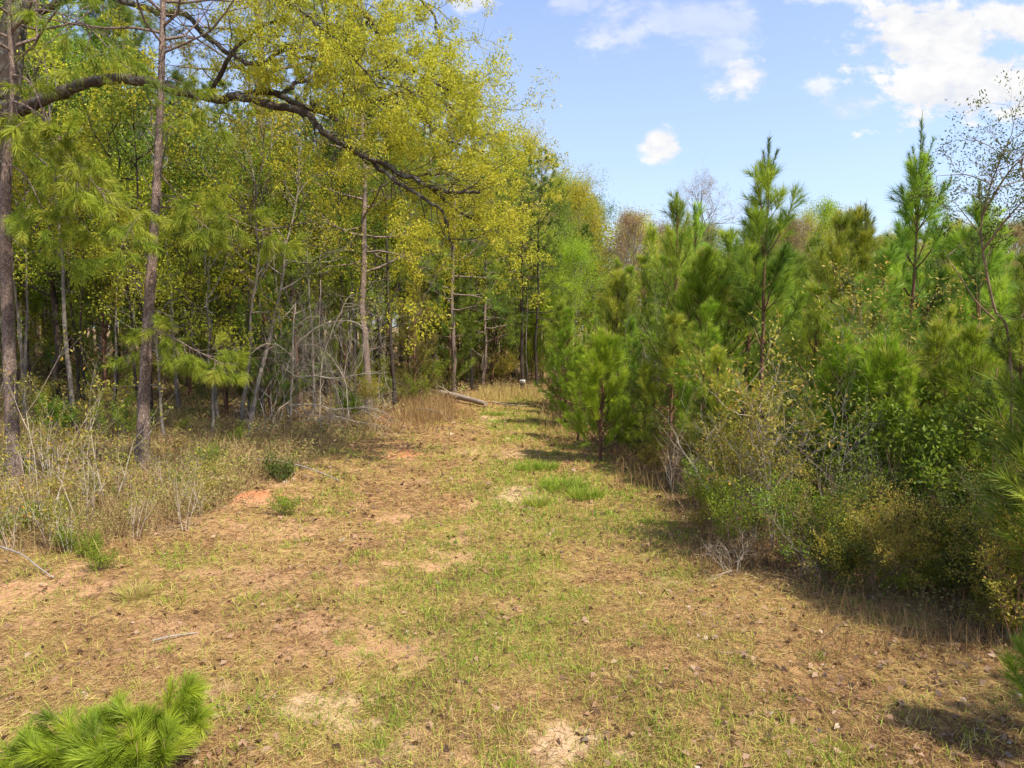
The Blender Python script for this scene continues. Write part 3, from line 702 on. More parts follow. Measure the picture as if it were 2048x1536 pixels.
spray_branch(sp, sb, [at(322, 150, 13.9), at(360, 165, 13.5), at(390, 190, 13.2), at(410, 215, 13.)], 35, 6, 60, r=.012, tint=.5, sh=.35, NW=.006)
spray_branch(sp, sb, [at(315, 340, 13.9), at(370, 400, 13.7), at(470, 440, 13.4), at(545, 470, 13.2)], 36, 9, 60, r=.013, tint=.55, sh=.4, NW=.006)

# --- oak
ob = ground(-70, 18.0)
oak = tree_root('oak_tree', 'spreading oak with dark arching limbs and fresh yellow leaves reaching over the track', 'oak tree', ob)
w = MB()
tp = [ob - np.array([0, 0, .2]), at(-55, 700, 18), at(-35, 450, 17.9), at(2, 250, 17.7), at(22, 100, 17.6), at(38, -40, 17.5), at(60, -250, 17.4)]
P = spline(rel(tp, ob), 40); tube(w, P, np.linspace(.42, .20, 40) * (1 + .5 * np.exp(-np.maximum(P[:, 2], 0) / .4)), 18, rough=.03)
link('trunk', w.mesh('oak_trunk', M['oak_bark']), oak)
LIMBS = [
    ([(0, 245, 17.7), (60, 215, 17.3), (125, 185, 17.0), (180, 168, 16.8), (235, 164, 16.6), (300, 175, 16.5), (350, 184, 16.4), (420, 200, 16.3), (470, 190, 16.2), (530, 205, 16.1), (575, 216, 16.0), (615, 232, 15.8), (655, 275, 15.6), (715, 312, 15.4), (760, 328, 15.2), (815, 352, 15.1), (860, 372, 15.0), (910, 386, 14.8), (960, 385, 14.6)], .14, .03, .60),
    ([(470, 192, 16.2), (520, 182, 16.3), (570, 190, 16.4), (612, 205, 16.4), (640, 214, 16.4), (680, 200, 16.5), (760, 198, 16.6), (830, 216, 16.8), (870, 250, 17), (920, 285, 17.2), (965, 305, 17.3)], .085, .02, .42),
    ([(625, 205, 16.2), (665, 232, 16.0), (695, 262, 15.8), (712, 295, 15.6), (760, 320, 15.7), (830, 350, 15.8), (880, 350, 15.9), (920, 360, 16)], .065, .02, .3),
    ([(745, 322, 15.3), (800, 362, 15.0), (850, 395, 14.8), (890, 425, 14.6), (900, 480, 14.5), (905, 520, 14.4)], .05, .012, .2),
    ([(20, 60, 17.6), (120, 10, 17.2), (210, 2, 17), (270, 22, 16.8), (330, 38, 16.7), (390, 36, 16.6), (430, 75, 16.4), (480, 110, 16.2), (540, 135, 16.1), (590, 100, 16), (620, 128, 15.9), (665, 128, 15.8), (710, 80, 15.7), (735, 40, 15.6)], .085, .02, .25),
    ([(38, -60, 17.5), (200, -150, 17), (380, -140, 16.4), (520, -90, 16), (640, -30, 15.7), (730, 30, 15.5), (780, 110, 15.4), (850, 160, 15.3), (920, 190, 15.2)], .085, .02, .25),
    ([(300, -140, 16.7), (450, -200, 16.8), (620, -170, 16.9), (740, -100, 17), (820, -30, 17), (862, 25, 17), (880, 90, 17)], .065, .02, .5),
    ([(380, -140, 16.4), (470, -60, 15.6), (560, 0, 15), (640, 60, 14.6), (700, 110, 14.4), (760, 180, 14.3)], .05, .015, .3),
    ([(560, 190, 16.4), (600, 150, 17), (660, 140, 17.5), (740, 150, 18), (810, 170, 18.3), (870, 205, 18.5), (920, 240, 18.6)], .06, .015, .15),
    ([(420, 200, 16.3), (440, 150, 15.8), (500, 80, 15.4), (560, 40, 15.2), (600, -20, 15)], .06, .015, .2),
    ([(835, 355, 15.1), (890, 400, 15.2), (940, 435, 15.4), (970, 465, 15.6)], .04, .012, .15),
    ([(760, 198, 16.6), (820, 180, 16.3), (880, 190, 16.2), (920, 225, 16.2), (950, 260, 16.3)], .05, .012, .15),
]
g = np.random.default_rng(99)
lw = MB()
allT = []
for li, (pp, r0, r1, ts) in enumerate(LIMBS):
    P = spline(rel([at(*p) for p in pp], ob), 6 * len(pp)); n = len(P)
    kn = np.cumsum(g.normal(0, .022, (n - 2, 3)), 0); P[1:-1] += (kn - np.linspace(0, 1, n - 2)[:, None] * kn[-1]) * .9
    lm = MB(); tube(lm, P, np.linspace(r0, r1, n) * (1 + .10 * np.sin(np.arange(n) * 1.7 + li) * np.linspace(1, .3, n)), 12, rough=.07, g=g)
    L = np.concatenate([[0], np.cumsum(np.linalg.norm(np.diff(P, axis=0), axis=1))]); S = []; T = []
    for k in range(9 if r0 > .06 else 3):          # bare twigs and broken stubs on the inner limb
        i = int(n * (.08 + .6 * g.random())); d = n1(P[min(i + 1, n - 1)] - P[i]); e = g.normal(size=3) + np.array([0, 0, .3]); e -= e.dot(d) * d
        grow(S, [], P[i], n1(d * .5 + n1(e)), .15 + .9 * g.random() ** 2, .012 + r0 * .12 * g.random(), 1, g, ang=.7, nseg=4, kids=3, jit=.2)
    s = ts * L[-1]
    while s < L[-1]:
        i = min(n - 2, int(np.searchsorted(L, s))); d = n1(P[i + 1] - P[i]); e = g.normal(size=3); e -= e.dot(d) * d; e = n1(e)
        dd = n1(d * .8 + e * .7 + np.array([.12, -.05, .06])); t = s / L[-1]
        grow(S, T, P[i], dd, (1.55 - .4 * t) * (.5 + .9 * g.random()), .012, 2, g, ang=.85, up=-.02, nseg=4, kids=4, shrink=.52, jit=.2)
        s += (.17 + .15 * g.random()) * 1.
    T.append((P[-1], n1(P[-1] - P[-2])))
    sticks(lm, S, 4)
    lo = link('limb', lm.mesh('oak_limb', M['oak_bark']), oak)
    c = MB(); Pt = np.array([a for a, b_ in T]); Dt = np.array([b_ for a, b_ in T])
    kp = g.random(len(Pt)) < .82; Pt, Dt = Pt[kp], Dt[kp]; per = 16
    cl_ = np.repeat(np.clip(g.normal(.52, .16, len(Pt)), 0, 1), per); Pt = np.repeat(Pt, per, 0); Dt = np.repeat(Dt, per, 0); n = len(Pt)
    C = Pt + g.normal(0, .058, Pt.shape) - np.array([0, 0, .03]); d = nrm(Dt * .5 + g.normal(size=Pt.shape) * .7 + np.array([.0, 0, -.35]))
    leaves(c, C, d, 0.072 * (.4 + 1.1 * g.random(n)), .023 * (.6 + .8 * g.random(n)), np.clip(cl_ + g.normal(0, .17, n), 0, 1))
    link('foliage', c.mesh('oak_leaves', M['leaf_oak']), lo)

# ================================================================== kits (one of each kind, copied below)
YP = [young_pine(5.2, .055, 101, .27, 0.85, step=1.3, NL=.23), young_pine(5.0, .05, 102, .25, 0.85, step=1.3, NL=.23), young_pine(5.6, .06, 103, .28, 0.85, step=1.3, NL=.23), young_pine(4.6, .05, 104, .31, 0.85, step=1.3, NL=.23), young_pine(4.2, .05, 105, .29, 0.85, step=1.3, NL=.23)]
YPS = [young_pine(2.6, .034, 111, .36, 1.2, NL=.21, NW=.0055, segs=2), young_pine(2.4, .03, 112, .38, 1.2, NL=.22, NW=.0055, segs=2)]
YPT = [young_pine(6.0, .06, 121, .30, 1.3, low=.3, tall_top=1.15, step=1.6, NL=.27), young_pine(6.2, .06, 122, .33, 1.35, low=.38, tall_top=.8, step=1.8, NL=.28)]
TP = [tall_pine(19, .17, 201, .42, 36, 2.8), tall_pine(17, .14, 202, .30, 40, 2.4), tall_pine(21, .20, 203, .5, 34, 3.0), tall_pine(14, .11, 204, .22, 40, 2.0, dead=6)]
HW = [hardwood(16, .15, 301, .2, 3.6), hardwood(14, .12, 302, .16, 3.2), hardwood(18, .18, 303, .28, 4.2, nl=34), hardwood(12, .09, 304, .14, 2.8, nl=26)]
SAP = [hardwood(7, .05, 311, .25, 1.6, nl=16, per=8, LS=.09, sig=.18, wob=.05), hardwood(9, .06, 312, .35, 1.6, nl=14, per=5, LS=.085, sig=.16, wob=.05), hardwood(5.5, .035, 313, .2, 1.3, nl=12, per=6, LS=.085, sig=.14, wob=.05)]
POLE = [hardwood(10, .055, 315, .55, 1.2, nl=10, per=7, LS=.10, sig=.18, wob=.03), hardwood(8.5, .045, 316, .5, 1.1, nl=9, per=7, LS=.10, sig=.18, wob=.03), hardwood(11, .07, 317, .6, 1.4, nl=10, per=7, LS=.10, sig=.18, wob=.03)]
BARE = [hardwood(14, .11, 321, .35, 3.0, nl=24, per=0, lev=3, bark_m='grey_bark'), hardwood(9, .06, 322, .3, 2.0, nl=16, per=0, lev=2)]
REDB = hardwood(14.5, .14, 331, .4, 3.8, nl=26, per=3, LS=.07, leaf_m='leaf_rust', lev=3, sig=.1)
BUSHY = [shrub(2.9, 401, 5, .20, 2, 7, .013, 4, LS=.066, sig=.05, jit=.22, shrink=.40, ang=1.1), shrub(2.4, 402, 6, .30, 2, 7, .011, 4, LS=.066, sig=.05, jit=.22, shrink=.40, ang=1.1), shrub(3.2, 403, 4, .18, 2, 7, .013, 3, LS=.06, sig=.05, jit=.22, shrink=.40, ang=1.1, twig_m='grey_twig'), shrub(1.9, 404, 6, .4, 2, 6, .009, 4, LS=.06, sig=.05, jit=.22, shrink=.40, ang=1.1)]
GREENB = [shrub(1.7, 411, 6, .5, 2, 6, .009, 5, LS=.075, leaf_m='leaf_green', twig_m='brown_twig'), shrub(1.3, 412, 7, .6, 2, 6, .007, 5, LS=.07, leaf_m='leaf_green', twig_m='brown_twig')]
BARES = [shrub(2.4, 421, 6, .5, 2, 5, .012, 0, jit=.24), shrub(1.5, 422, 7, .8, 2, 5, .010, 0, jit=.28, up=.02), shrub(2.0, 423, 9, .35, 2, 4, .008, 0, twig_m='red_twig'), shrub(2.8, 424, 6, .4, 2, 5, .012, 0, twig_m='grey_twig')]
WAND = [shrub(1.5, 431, 4, .30, 2, 3, .009, 2, LS=.055, sig=.03, leaf_m='leaf_bush', jit=.08, up=.1, ang=.7), shrub(1.2, 432, 5, .36, 2, 3, .0085, 2, LS=.055, sig=.03, leaf_m='leaf_bush', jit=.08, up=.1, ang=.7), shrub(1.8, 433, 3, .26, 2, 3, .010, 2, LS=.05, sig=.03, leaf_m='leaf_bush', jit=.08, ang=.7)]
LOWB = [shrub(.55, 441, 10, 1.1, 1, 5, .005, 9, LS=.045, sig=.05, leaf_m='leaf_dark', twig_m='brown_twig', up=.0), shrub(.6, 442, 9, .8, 1, 5, .005, 8, LS=.04, sig=.05, leaf_m='leaf_green', twig_m='brown_twig', up=.05)]

GRP = {}
def put(kit, name, label, cat, px, Y, s=1., rz=None, group=None, tilt=None, mats=None):
    p = ground(px, Y); rz = random.random() * 6.28 if rz is None else rz
    tilt = (random.gauss(0, .03), random.gauss(0, .03)) if tilt is None else tilt
    return place(kit, name, label, cat, (p[0], p[1], p[2] - .02), rz, s, group, tilt, mats)

# ================================================================== LEFT WOODS, the trees one can pick out
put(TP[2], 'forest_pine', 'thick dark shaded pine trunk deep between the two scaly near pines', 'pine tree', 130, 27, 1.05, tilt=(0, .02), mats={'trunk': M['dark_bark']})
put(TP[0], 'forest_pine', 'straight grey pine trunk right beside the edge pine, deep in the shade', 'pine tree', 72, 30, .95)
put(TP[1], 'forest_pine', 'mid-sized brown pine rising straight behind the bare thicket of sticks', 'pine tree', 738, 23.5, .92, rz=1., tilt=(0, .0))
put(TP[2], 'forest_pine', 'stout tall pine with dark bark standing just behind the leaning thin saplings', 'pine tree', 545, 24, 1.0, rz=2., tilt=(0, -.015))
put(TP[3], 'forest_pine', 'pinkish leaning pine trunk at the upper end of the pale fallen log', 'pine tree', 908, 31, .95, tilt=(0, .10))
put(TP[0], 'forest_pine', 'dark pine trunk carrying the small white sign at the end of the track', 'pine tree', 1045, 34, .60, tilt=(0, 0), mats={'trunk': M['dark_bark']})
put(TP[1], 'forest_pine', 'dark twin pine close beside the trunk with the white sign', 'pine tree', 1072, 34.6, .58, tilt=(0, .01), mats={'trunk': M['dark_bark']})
put(BARE[1], 'forked_tree', 'leafless forked tree with knobbly grey limbs left of the bare thicket', 'tree', 568, 29, 1.25, rz=.5)
put(SAP[1], 'sapling', 'thin grey sapling leaning across the woods between leaning pine and thicket', 'sapling', 500, 19.5, 1.1, tilt=(0, -.30))
put(SAP[1], 'sapling', 'thin sapling crossing the leaning one in a narrow letter V', 'sapling', 486, 19.8, 1.0, tilt=(0, .20))
put(SAP[2], 'sapling', 'pale slender sapling standing upright just right of the low pine bough', 'sapling', 425, 18.5, 1.2, tilt=(0, .05))
put(SAP[0], 'sapling', 'short crooked sapling with forked foot close behind the leaning pine', 'sapling', 330, 17.5, .8)
put(HW[3], 'hardwood_tree', 'small bright lime green maple glowing at the end of the track', 'maple tree', 1150, 38, .62, mats={'crown': M['leaf_lime']})
put(HW[3], 'hardwood_tree', 'low lime green maple sapling beside the larger bright maple', 'maple tree', 1112, 37, .45, mats={'crown': M['leaf_lime']})
put(YP[0], 'young_pine', 'brownish drooping young pine with dying needles behind the tall straw grass', 'pine tree', 830, 27, 1.0, mats={'crown': M['needle_brown']})
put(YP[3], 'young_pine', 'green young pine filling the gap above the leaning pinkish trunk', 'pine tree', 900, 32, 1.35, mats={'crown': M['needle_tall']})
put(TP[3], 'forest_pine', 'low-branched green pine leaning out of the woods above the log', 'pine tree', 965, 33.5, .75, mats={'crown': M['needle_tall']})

it_end = []
for px_, Y_, s_, kt, nm_, lf_ in ((1050, 43, 1.5, YP[1], 'young_pine', 'needle_tall'), (1085, 41, 1.2, YP[3], 'young_pine', 'needle_lime'), (1068, 46, .62, HW[1], 'hardwood_tree', 'leaf_green'), (1030, 45, .66, HW[3], 'hardwood_tree', 'leaf_yellow'), (1105, 44, .70, HW[3], 'hardwood_tree', 'leaf_lime'), (1062, 39.5, .8, YP[4], 'young_pine', 'needle_young'), (1125, 40, 1.0, YP[2], 'young_pine', 'needle_lime')):
    o = put(kt, nm_, None, 'pine tree' if nm_ == 'young_pine' else 'tree', px_, Y_, s_, group='trees closing the end of the track', mats={'crown': M[lf_]}); it_end.append((px_, o, {'needle_tall': 'olive', 'needle_lime': 'lime', 'needle_young': 'low green', 'leaf_green': 'leafy green', 'leaf_yellow': 'leafy yellow', 'leaf_lime': 'leafy lime'}[lf_], nm_))
# auto labels for the many: kind, look, and a landmark one can find
LM = [(25, 'the edge pine'), (300, 'the leaning pine'), (500, 'the crossed saplings'), (640, 'the bare thicket'), (738, 'the brown thicket pine'), (908, 'the pinkish trunk'), (1047, 'the white sign'), (1205, 'the small lime-green pine'), (1345, 'the dark plumed pine'), (1520, 'the tall open-whorled pine'), (1800, 'the spiky-topped pine'), (2010, 'the thin-leaved tree')]
ORD = ['first', 'second', 'third', 'fourth', 'fifth', 'sixth', 'seventh', 'eighth', 'ninth', 'tenth', 'eleventh', 'twelfth', 'thirteenth', 'fourteenth', 'fifteenth', 'sixteenth', 'seventeenth', 'eighteenth', 'nineteenth', 'twentieth']
def label_all(items, where, noun):
    """items: [(px, root, look)] sorted along the picture; '<look> <noun> <where>, second right of <landmark>'"""
    cnt = {}
    for px, o, look in sorted(items, key=lambda t: t[0]):
        lm = [q for q in LM if q[0] <= px]
        side, l = ('right', lm[-1][1]) if lm else ('left', LM[0][1])
        c = cnt[(look, l, side)] = cnt.get((look, l, side), 0) + 1
        o['label'] = f'{look} {noun} {where}, {ORD[min(c, 20) - 1]} {side} of {l}'

label_all([t[:3] for t in it_end], 'closing the track end', 'tree')
# left woods fill
taken = [(gx(a, b), b) for a, b in ((130, 27), (545, 24), (72, 30), (738, 23.5), (545, 27), (908, 31), (1045, 34), (568, 29))]
items = {'pine': [], 'hard': [], 'sap': [], 'bare': []}
def cap(px, Yv, h):
    top = np.interp(px + 1384 * 1.6 / Yv, [-300, 120, 330, 430, 620, 700, 820, 900, 1000, 1100, 1190, 1300, 1400], [-150, 10, 70, 260, 280, 150, 110, 180, 280, 330, 400, 440, 450])
    return min(1., (CAM_H + (650 - top) / FPX * Yv) / h)
tries = 0
while sum(len(v) for v in items.values()) < 190 and tries < 9000:
    tries += 1
    Yv = 19 + 52 * random.random() ** 1.15; px = -230 + 1420 * random.random()
    edge = np.interp(px, [-230, 300, 560, 760, 900, 1000, 1060, 1190], [22, 22.5, 25, 26.5, 31, 36, 40, 44])
    if Yv < edge: continue
    x = gx(px, Yv)
    if any((x - a) ** 2 + (Yv - b) ** 2 < (1.35 if Yv < 34 else 1.7) ** 2 for a, b in taken): continue
    taken.append((x, Yv)); q = random.random()
    if Yv < edge + 2.5 and q < .45: q = .75
    if q < .46:
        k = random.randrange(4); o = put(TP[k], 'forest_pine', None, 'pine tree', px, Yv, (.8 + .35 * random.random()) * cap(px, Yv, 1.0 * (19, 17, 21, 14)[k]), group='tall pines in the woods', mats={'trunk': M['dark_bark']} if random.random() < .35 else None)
        items['pine'].append((px, o, ('broad', 'slender', 'lofty', 'low-branched')[k]))
    elif q < .74:
        k = random.randrange(4); lf = random.choice(['leaf_yellow', 'leaf_green', 'leaf_green'])
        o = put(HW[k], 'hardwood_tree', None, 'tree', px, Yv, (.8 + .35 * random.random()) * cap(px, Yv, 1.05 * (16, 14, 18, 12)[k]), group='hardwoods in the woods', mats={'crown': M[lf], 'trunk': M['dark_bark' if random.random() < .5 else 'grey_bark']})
        items['hard'].append((px, o, 'yellow-leaved' if lf == 'leaf_yellow' else 'green-leaved'))
    elif q < .92:
        k = random.randrange(3); lf = random.choice(['leaf_yellow', 'leaf_green', 'leaf_bush'])
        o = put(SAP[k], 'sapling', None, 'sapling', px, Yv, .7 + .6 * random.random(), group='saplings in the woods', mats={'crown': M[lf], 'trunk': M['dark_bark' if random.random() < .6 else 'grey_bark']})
        items['sap'].append((px, o, {'leaf_yellow': 'yellowish', 'leaf_green': 'green', 'leaf_bush': 'olive'}[lf]))
    else:
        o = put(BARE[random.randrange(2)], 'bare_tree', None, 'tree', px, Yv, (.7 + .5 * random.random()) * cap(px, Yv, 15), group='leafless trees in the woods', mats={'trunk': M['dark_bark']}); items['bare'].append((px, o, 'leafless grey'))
label_all(items['pine'], 'in the shaded woods', 'pine'); label_all(items['hard'], 'in the shaded woods', 'hardwood'); label_all(items['sap'], 'under the woods', 'sapling'); label_all(items['bare'], 'in the woods', 'tree')

it = []; tries = 0
while len(it) < 84 and tries < 5000:
    tries += 1; px = -60 + 1180 * random.random(); Yv = np.interp(px, [-60, 300, 560, 760, 900, 1000, 1060, 1120], [18, 18, 21, 23, 31, 35, 37, 40]) + 13 * random.random() ** 1.3; x = gx(px, Yv)
    if any((x - a) ** 2 + (Yv - b) ** 2 < .8 ** 2 for a, b in taken): continue
    taken.append((x, Yv)); k = random.randrange(3); pale = random.random() < .4
    o = put(POLE[k], 'pole_sapling', None, 'sapling', px, Yv, .7 + .4 * random.random(), group='pole-thin saplings of the woods', tilt=(random.gauss(0, .03), random.gauss(0, .035)), mats={'trunk': M['grey_bark' if pale else 'dark_bark'], 'crown': M[random.choice(['leaf_yellow', 'leaf_green'])]}); it.append((px, o, 'thin pale' if pale else 'thin dark'))
label_all(it, 'at the woodland edge', 'pole sapling')

# small pines and bushes under the wood's edge
it = []
for px, Yv, s, k in ((540, 20.5, .95, 0), (455, 21, 1.0, 1), (600, 24, 1.05, 2), (215, 22, 1.1, 3), (380, 24, 1.05, 0), (690, 28, 1.2, 4), (880, 33, 1.25, 1), (640, 31, 1.6, 2), (480, 31, 1.6, 3), (330, 30, 1.5, 1), (160, 29, 1.5, 0), (780, 34, 1.7, 1), (560, 36, 1.9, 0), (985, 38, 1.6, 3), (60, 26, 1.2, 2), (1010, 41, 1.8, 2), (920, 40, 2., 4)):
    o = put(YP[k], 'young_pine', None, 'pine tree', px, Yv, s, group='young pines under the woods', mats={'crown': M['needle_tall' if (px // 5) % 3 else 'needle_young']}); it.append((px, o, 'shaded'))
label_all(it, 'below taller trees', 'young pine')
it = []
for n_ in range(34):
    px = -150 + 1230 * random.random(); edge = np.interp(px, [-150, 300, 560, 760, 900, 1000, 1080], [17, 17.5, 20, 22.5, 30, 34, 37]); Yv = edge + 9 * random.random() ** 1.4
    k = random.choice([0, 1, 2, 3]); kit = (BUSHY + GREENB)[random.randrange(6)] if random.random() < .6 else BARES[k]
    bare_ = len(kit) == 1
    o = put(kit, 'bare_shrub' if bare_ else 'leafy_shrub', None, 'shrub', px, Yv, .45 + .5 * random.random(), group='shrubs along the edge of the woods', mats={'stems': M[random.choice(['brown_twig', 'brown_twig', 'grey_twig'])]}); it.append((px, o, 'bare twiggy' if bare_ else 'sparse leafy'))
label_all(it, 'at the woodland edge', 'shrub')

# the bare thicket: a dead toppled tree with long pale arching boughs
tb = ground(585, 20.3); th = tree_root('dead_tree', 'bare dead thicket of pale sticks with long arching boughs before the brown pine', 'dead tree', tb)
w = MB(); S = []; g = np.random.default_rng(5)
for pp, r in (([(580, 860, 20.3), (585, 760, 20.2), (592, 660, 20.2), (596, 600, 20.3)], .055), ([(588, 752, 20.2), (625, 752, 19.9), (665, 757, 19.6), (720, 750, 19.4), (770, 747, 19.2)], .030), ([(583, 812, 20.2), (630, 810, 19.7), (670, 818, 19.4), (720, 812, 19.1), (745, 808, 19)], .032),
              ([(590, 690, 20.2), (640, 650, 20.3), (690, 640, 20.4), (730, 655, 20.5)], .025), ([(592, 720, 20.2), (560, 690, 20), (525, 690, 19.8), (500, 720, 19.7)], .022), ([(600, 845, 20.2), (660, 835, 19.8), (700, 842, 19.5), (760, 850, 19.2)], .025), ([(640, 850, 20.6), (640, 740, 20.6), (660, 660, 20.7), (690, 600, 20.8)], .03), ([(700, 850, 20.9), (690, 760, 20.9), (650, 700, 20.8), (610, 690, 20.7)], .025), ([(640, 560, 20.5), (636, 640, 20.5), (640, 720, 20.5)], .02)):
    P = spline(rel([at(*p) for p in pp], tb), 24); P += np.cumsum(g.normal(0, .01, P.shape), 0); tube(w, P, np.linspace(r, r * .4, 24) * .75, 7)
    for k in range(15):
        i = g.integers(3, 23); d = n1(P[i] - P[i - 1]); grow(S, [], P[i], n1(d + g.normal(0, .8, 3)), .4 + .7 * g.random(), r * .35, 2, g, nseg=4, kids=3, up=-.06, jit=.25, shrink=.6)
S = [(a_, b_, r0_ * .7, r1_ * .7) for a_, b_, r0_, r1_ in S]; sticks(w, S, 4); link('branch', w.mesh('dead_thicket', M['pale_twig']), th)
it = []
for px, Yv, s, k in ((620, 21, 1.5, 0), (690, 21.8, 1.45, 3), (545, 20, 1.2, 3), (770, 22, 1.0, 1), (505, 18.2, .9, 1), (650, 19, .9, 1)):
    o = put(BARES[k], 'bare_shrub', None, 'shrub', px, Yv, s, group='bare shrubs in the thicket', mats={'stems': M['grey_twig']}); it.append((px, o, 'tangled leafless'))
label_all(it, 'in and around the dead thicket', 'shrub')

# logs, sticks, sign, mounds
def log(name, label, cat, pp, r, seed, mat, stubs=3):
    b = at(*pp[0]); b[2] = float(H(b[0], b[1])); o = tree_root(name, label, cat, b); g = np.random.default_rng(seed); w = MB()
    W3 = []
    for (px, py, Y_) in pp:
        x_ = gx(px, Y_); W3.append(np.array([x_, Y_, float(H(x_, Y_)) + r * .9 + py]))
    P = spline(rel(W3, b), 20); tube(w, P, np.linspace(r, r * .62, 20), 12, rough=.04, g=g); S = []
    for k in range(stubs):
        i = g.integers(4, 18); grow(S, [], P[i], n1(g.normal(size=3) + np.array([0, 0, .6])), r * (2 + 5 * g.random()), r * .25, 1, g, nseg=3, kids=2)
    sticks(w, S, 5); link('trunk', w.mesh(name + '_wood', M[mat]), o)
log('fallen_log', 'pale barkless fallen log lying across the end of the grassy track', 'log', [(882, .12, 29.0), (920, .10, 28.0), (972, .02, 26.6)], .15, 1, 'log_wood', 2)
log('fallen_pole', 'thin pale fallen pole beyond the end of the larger log', 'log', [(985, .05, 28), (1020, .04, 27.6), (1055, 0, 27.2)], .032, 2, 'log_wood', 3)
log('fallen_branch', 'thin crooked dead branch in the tall straw grass below the log', 'branch', [(815, .1, 24), (850, .25, 23.6), (890, .1, 23.2), (905, 0, 22.6)], .03, 3, 'grey_twig', 4)
log('fallen_branch', 'bleached forked branch lying on bare clay beside the pale-stemmed bushes', 'branch', [(-40, .25, 8.7), (40, .16, 8.4), (80, .06, 8.15), (110, .0, 8.0)], .011, 4, 'grey_twig', 9)
log('fallen_stick', 'short grey stick on bare soil behind the foreground pine seedling', 'branch', [(305, .02, 6.55), (345, .03, 6.65), (395, .0, 6.8)], .011, 5, 'grey_twig', 3)
log('fallen_stick', 'thin straw-coloured stick lying in the shaded grass near the bushes', 'branch', [(1640, .01, 6.75), (1680, .04, 6.95), (1710, .05, 7.15)], .005, 6, 'brown_twig', 1)
log('fallen_stick', 'thin brown forked twig lying in the sunny grass', 'branch', [(1430, .01, 6.5), (1460, .03, 6.45), (1500, .02, 6.5)], .007, 7, 'brown_twig', 3)
log('fallen_stick', 'small weathered stick in the grass near the sandy bare patch', 'branch', [(1225, .01, 4.65), (1240, .012, 4.6), (1262, .0, 4.5)], .009, 8, 'grey_twig', 1)
log('fallen_branch', 'brown fallen branch heap amid dead stems left of the low green bramble', 'branch', [(490, .15, 14.6), (560, .22, 14.2), (620, .15, 14.0), (680, .02, 13.6)], .018, 9, 'grey_twig', 7)
sg = at(1045, 763, 33.4); sr = thing('warning_sign', 'small white notice nailed to the dark trunk at the end of the track', 'sign', tuple(sg))
for nm, hx, hz_, yo, mt in (('board', .13, .085, 0, plain('sign_white', (.50, .49, .46))), ('printed_lines', .085, .012, -.012, plain('sign_ink', (.25, .22, .22)))):
    bpy_v = MB()
    for zo in ((0,) if nm == 'board' else (.04, 0., -.035)):
        V = np.array([[sx_ * hx, yo + sy_ * .006, zo + sz_ * hz_] for sx_ in (-1, 1) for sy_ in (-1, 1) for sz_ in (-1, 1)])
        bpy_v.add(V, [[0, 1, 3, 2], [4, 6, 7, 5], [0, 4, 5, 1], [2, 3, 7, 6], [0, 2, 6, 4], [1, 5, 7, 3]])
    link(nm, bpy_v.mesh('sign_' + nm, mt, smooth=False), sr)

# ================================================================== RIGHT SIDE: young pine plantation
put(YPS[0], 'young_pine', 'small bright lime-green pine lit by the sun at the track edge', 'pine tree', 1200, 15.9, 1.06, rz=.4, tilt=(0, .01), mats={'crown': M['needle_lime']})
put(YP[0], 'young_pine', 'dark plumed pine standing behind the small lime-green pine', 'pine tree', 1340, 20, 1.22, rz=1., tilt=(0, .03))
put(YPT[1], 'young_pine', 'tall young pine with open whorls and bare reddish stem against the sky', 'pine tree', 1518, 15.5, 1.0, rz=.3, tilt=(0, 0))
put(YPT[0], 'young_pine', 'tallest young pine with a dark spiky candle top against the sky', 'pine tree', 1803, 14.5, 1.0, rz=.9, tilt=(0, 0))
put(YPT[0], 'young_pine', 'young pine with slim twin-candle top left of the spiky-topped pine', 'pine tree', 1705, 16.5, .80, rz=2.2)
put(YPT[1], 'young_pine', 'young pine with spiky top half hidden behind the thin-leaved tree', 'pine tree', 1950, 13.5, .82, rz=2.9)
put(YPS[1], 'young_pine', 'yellow-green low pine among the bushes in the middle of the thicket', 'pine tree', 1760, 10.3, 1.05, mats={'crown': M['needle_lime']})
put(YPS[0], 'young_pine', 'dark green pine hanging in from the edge with long loose needles', 'pine tree', 2125, 6.5, 1.2, rz=2.)
put(YPS[1], 'young_pine', 'low dark pine boughs in deep shade at the bottom corner', 'pine tree', 2150, 4.9, .62, rz=4.)
it = []; taken = [(gx(a, b), b) for a, b in ((1200, 15.9), (1250, 15.2), (1300, 14.7), (1350, 14.6), (1340, 20), (1518, 15.5), (1803, 14.5), (1705, 16.5), (1950, 13.5))]; tries = 0
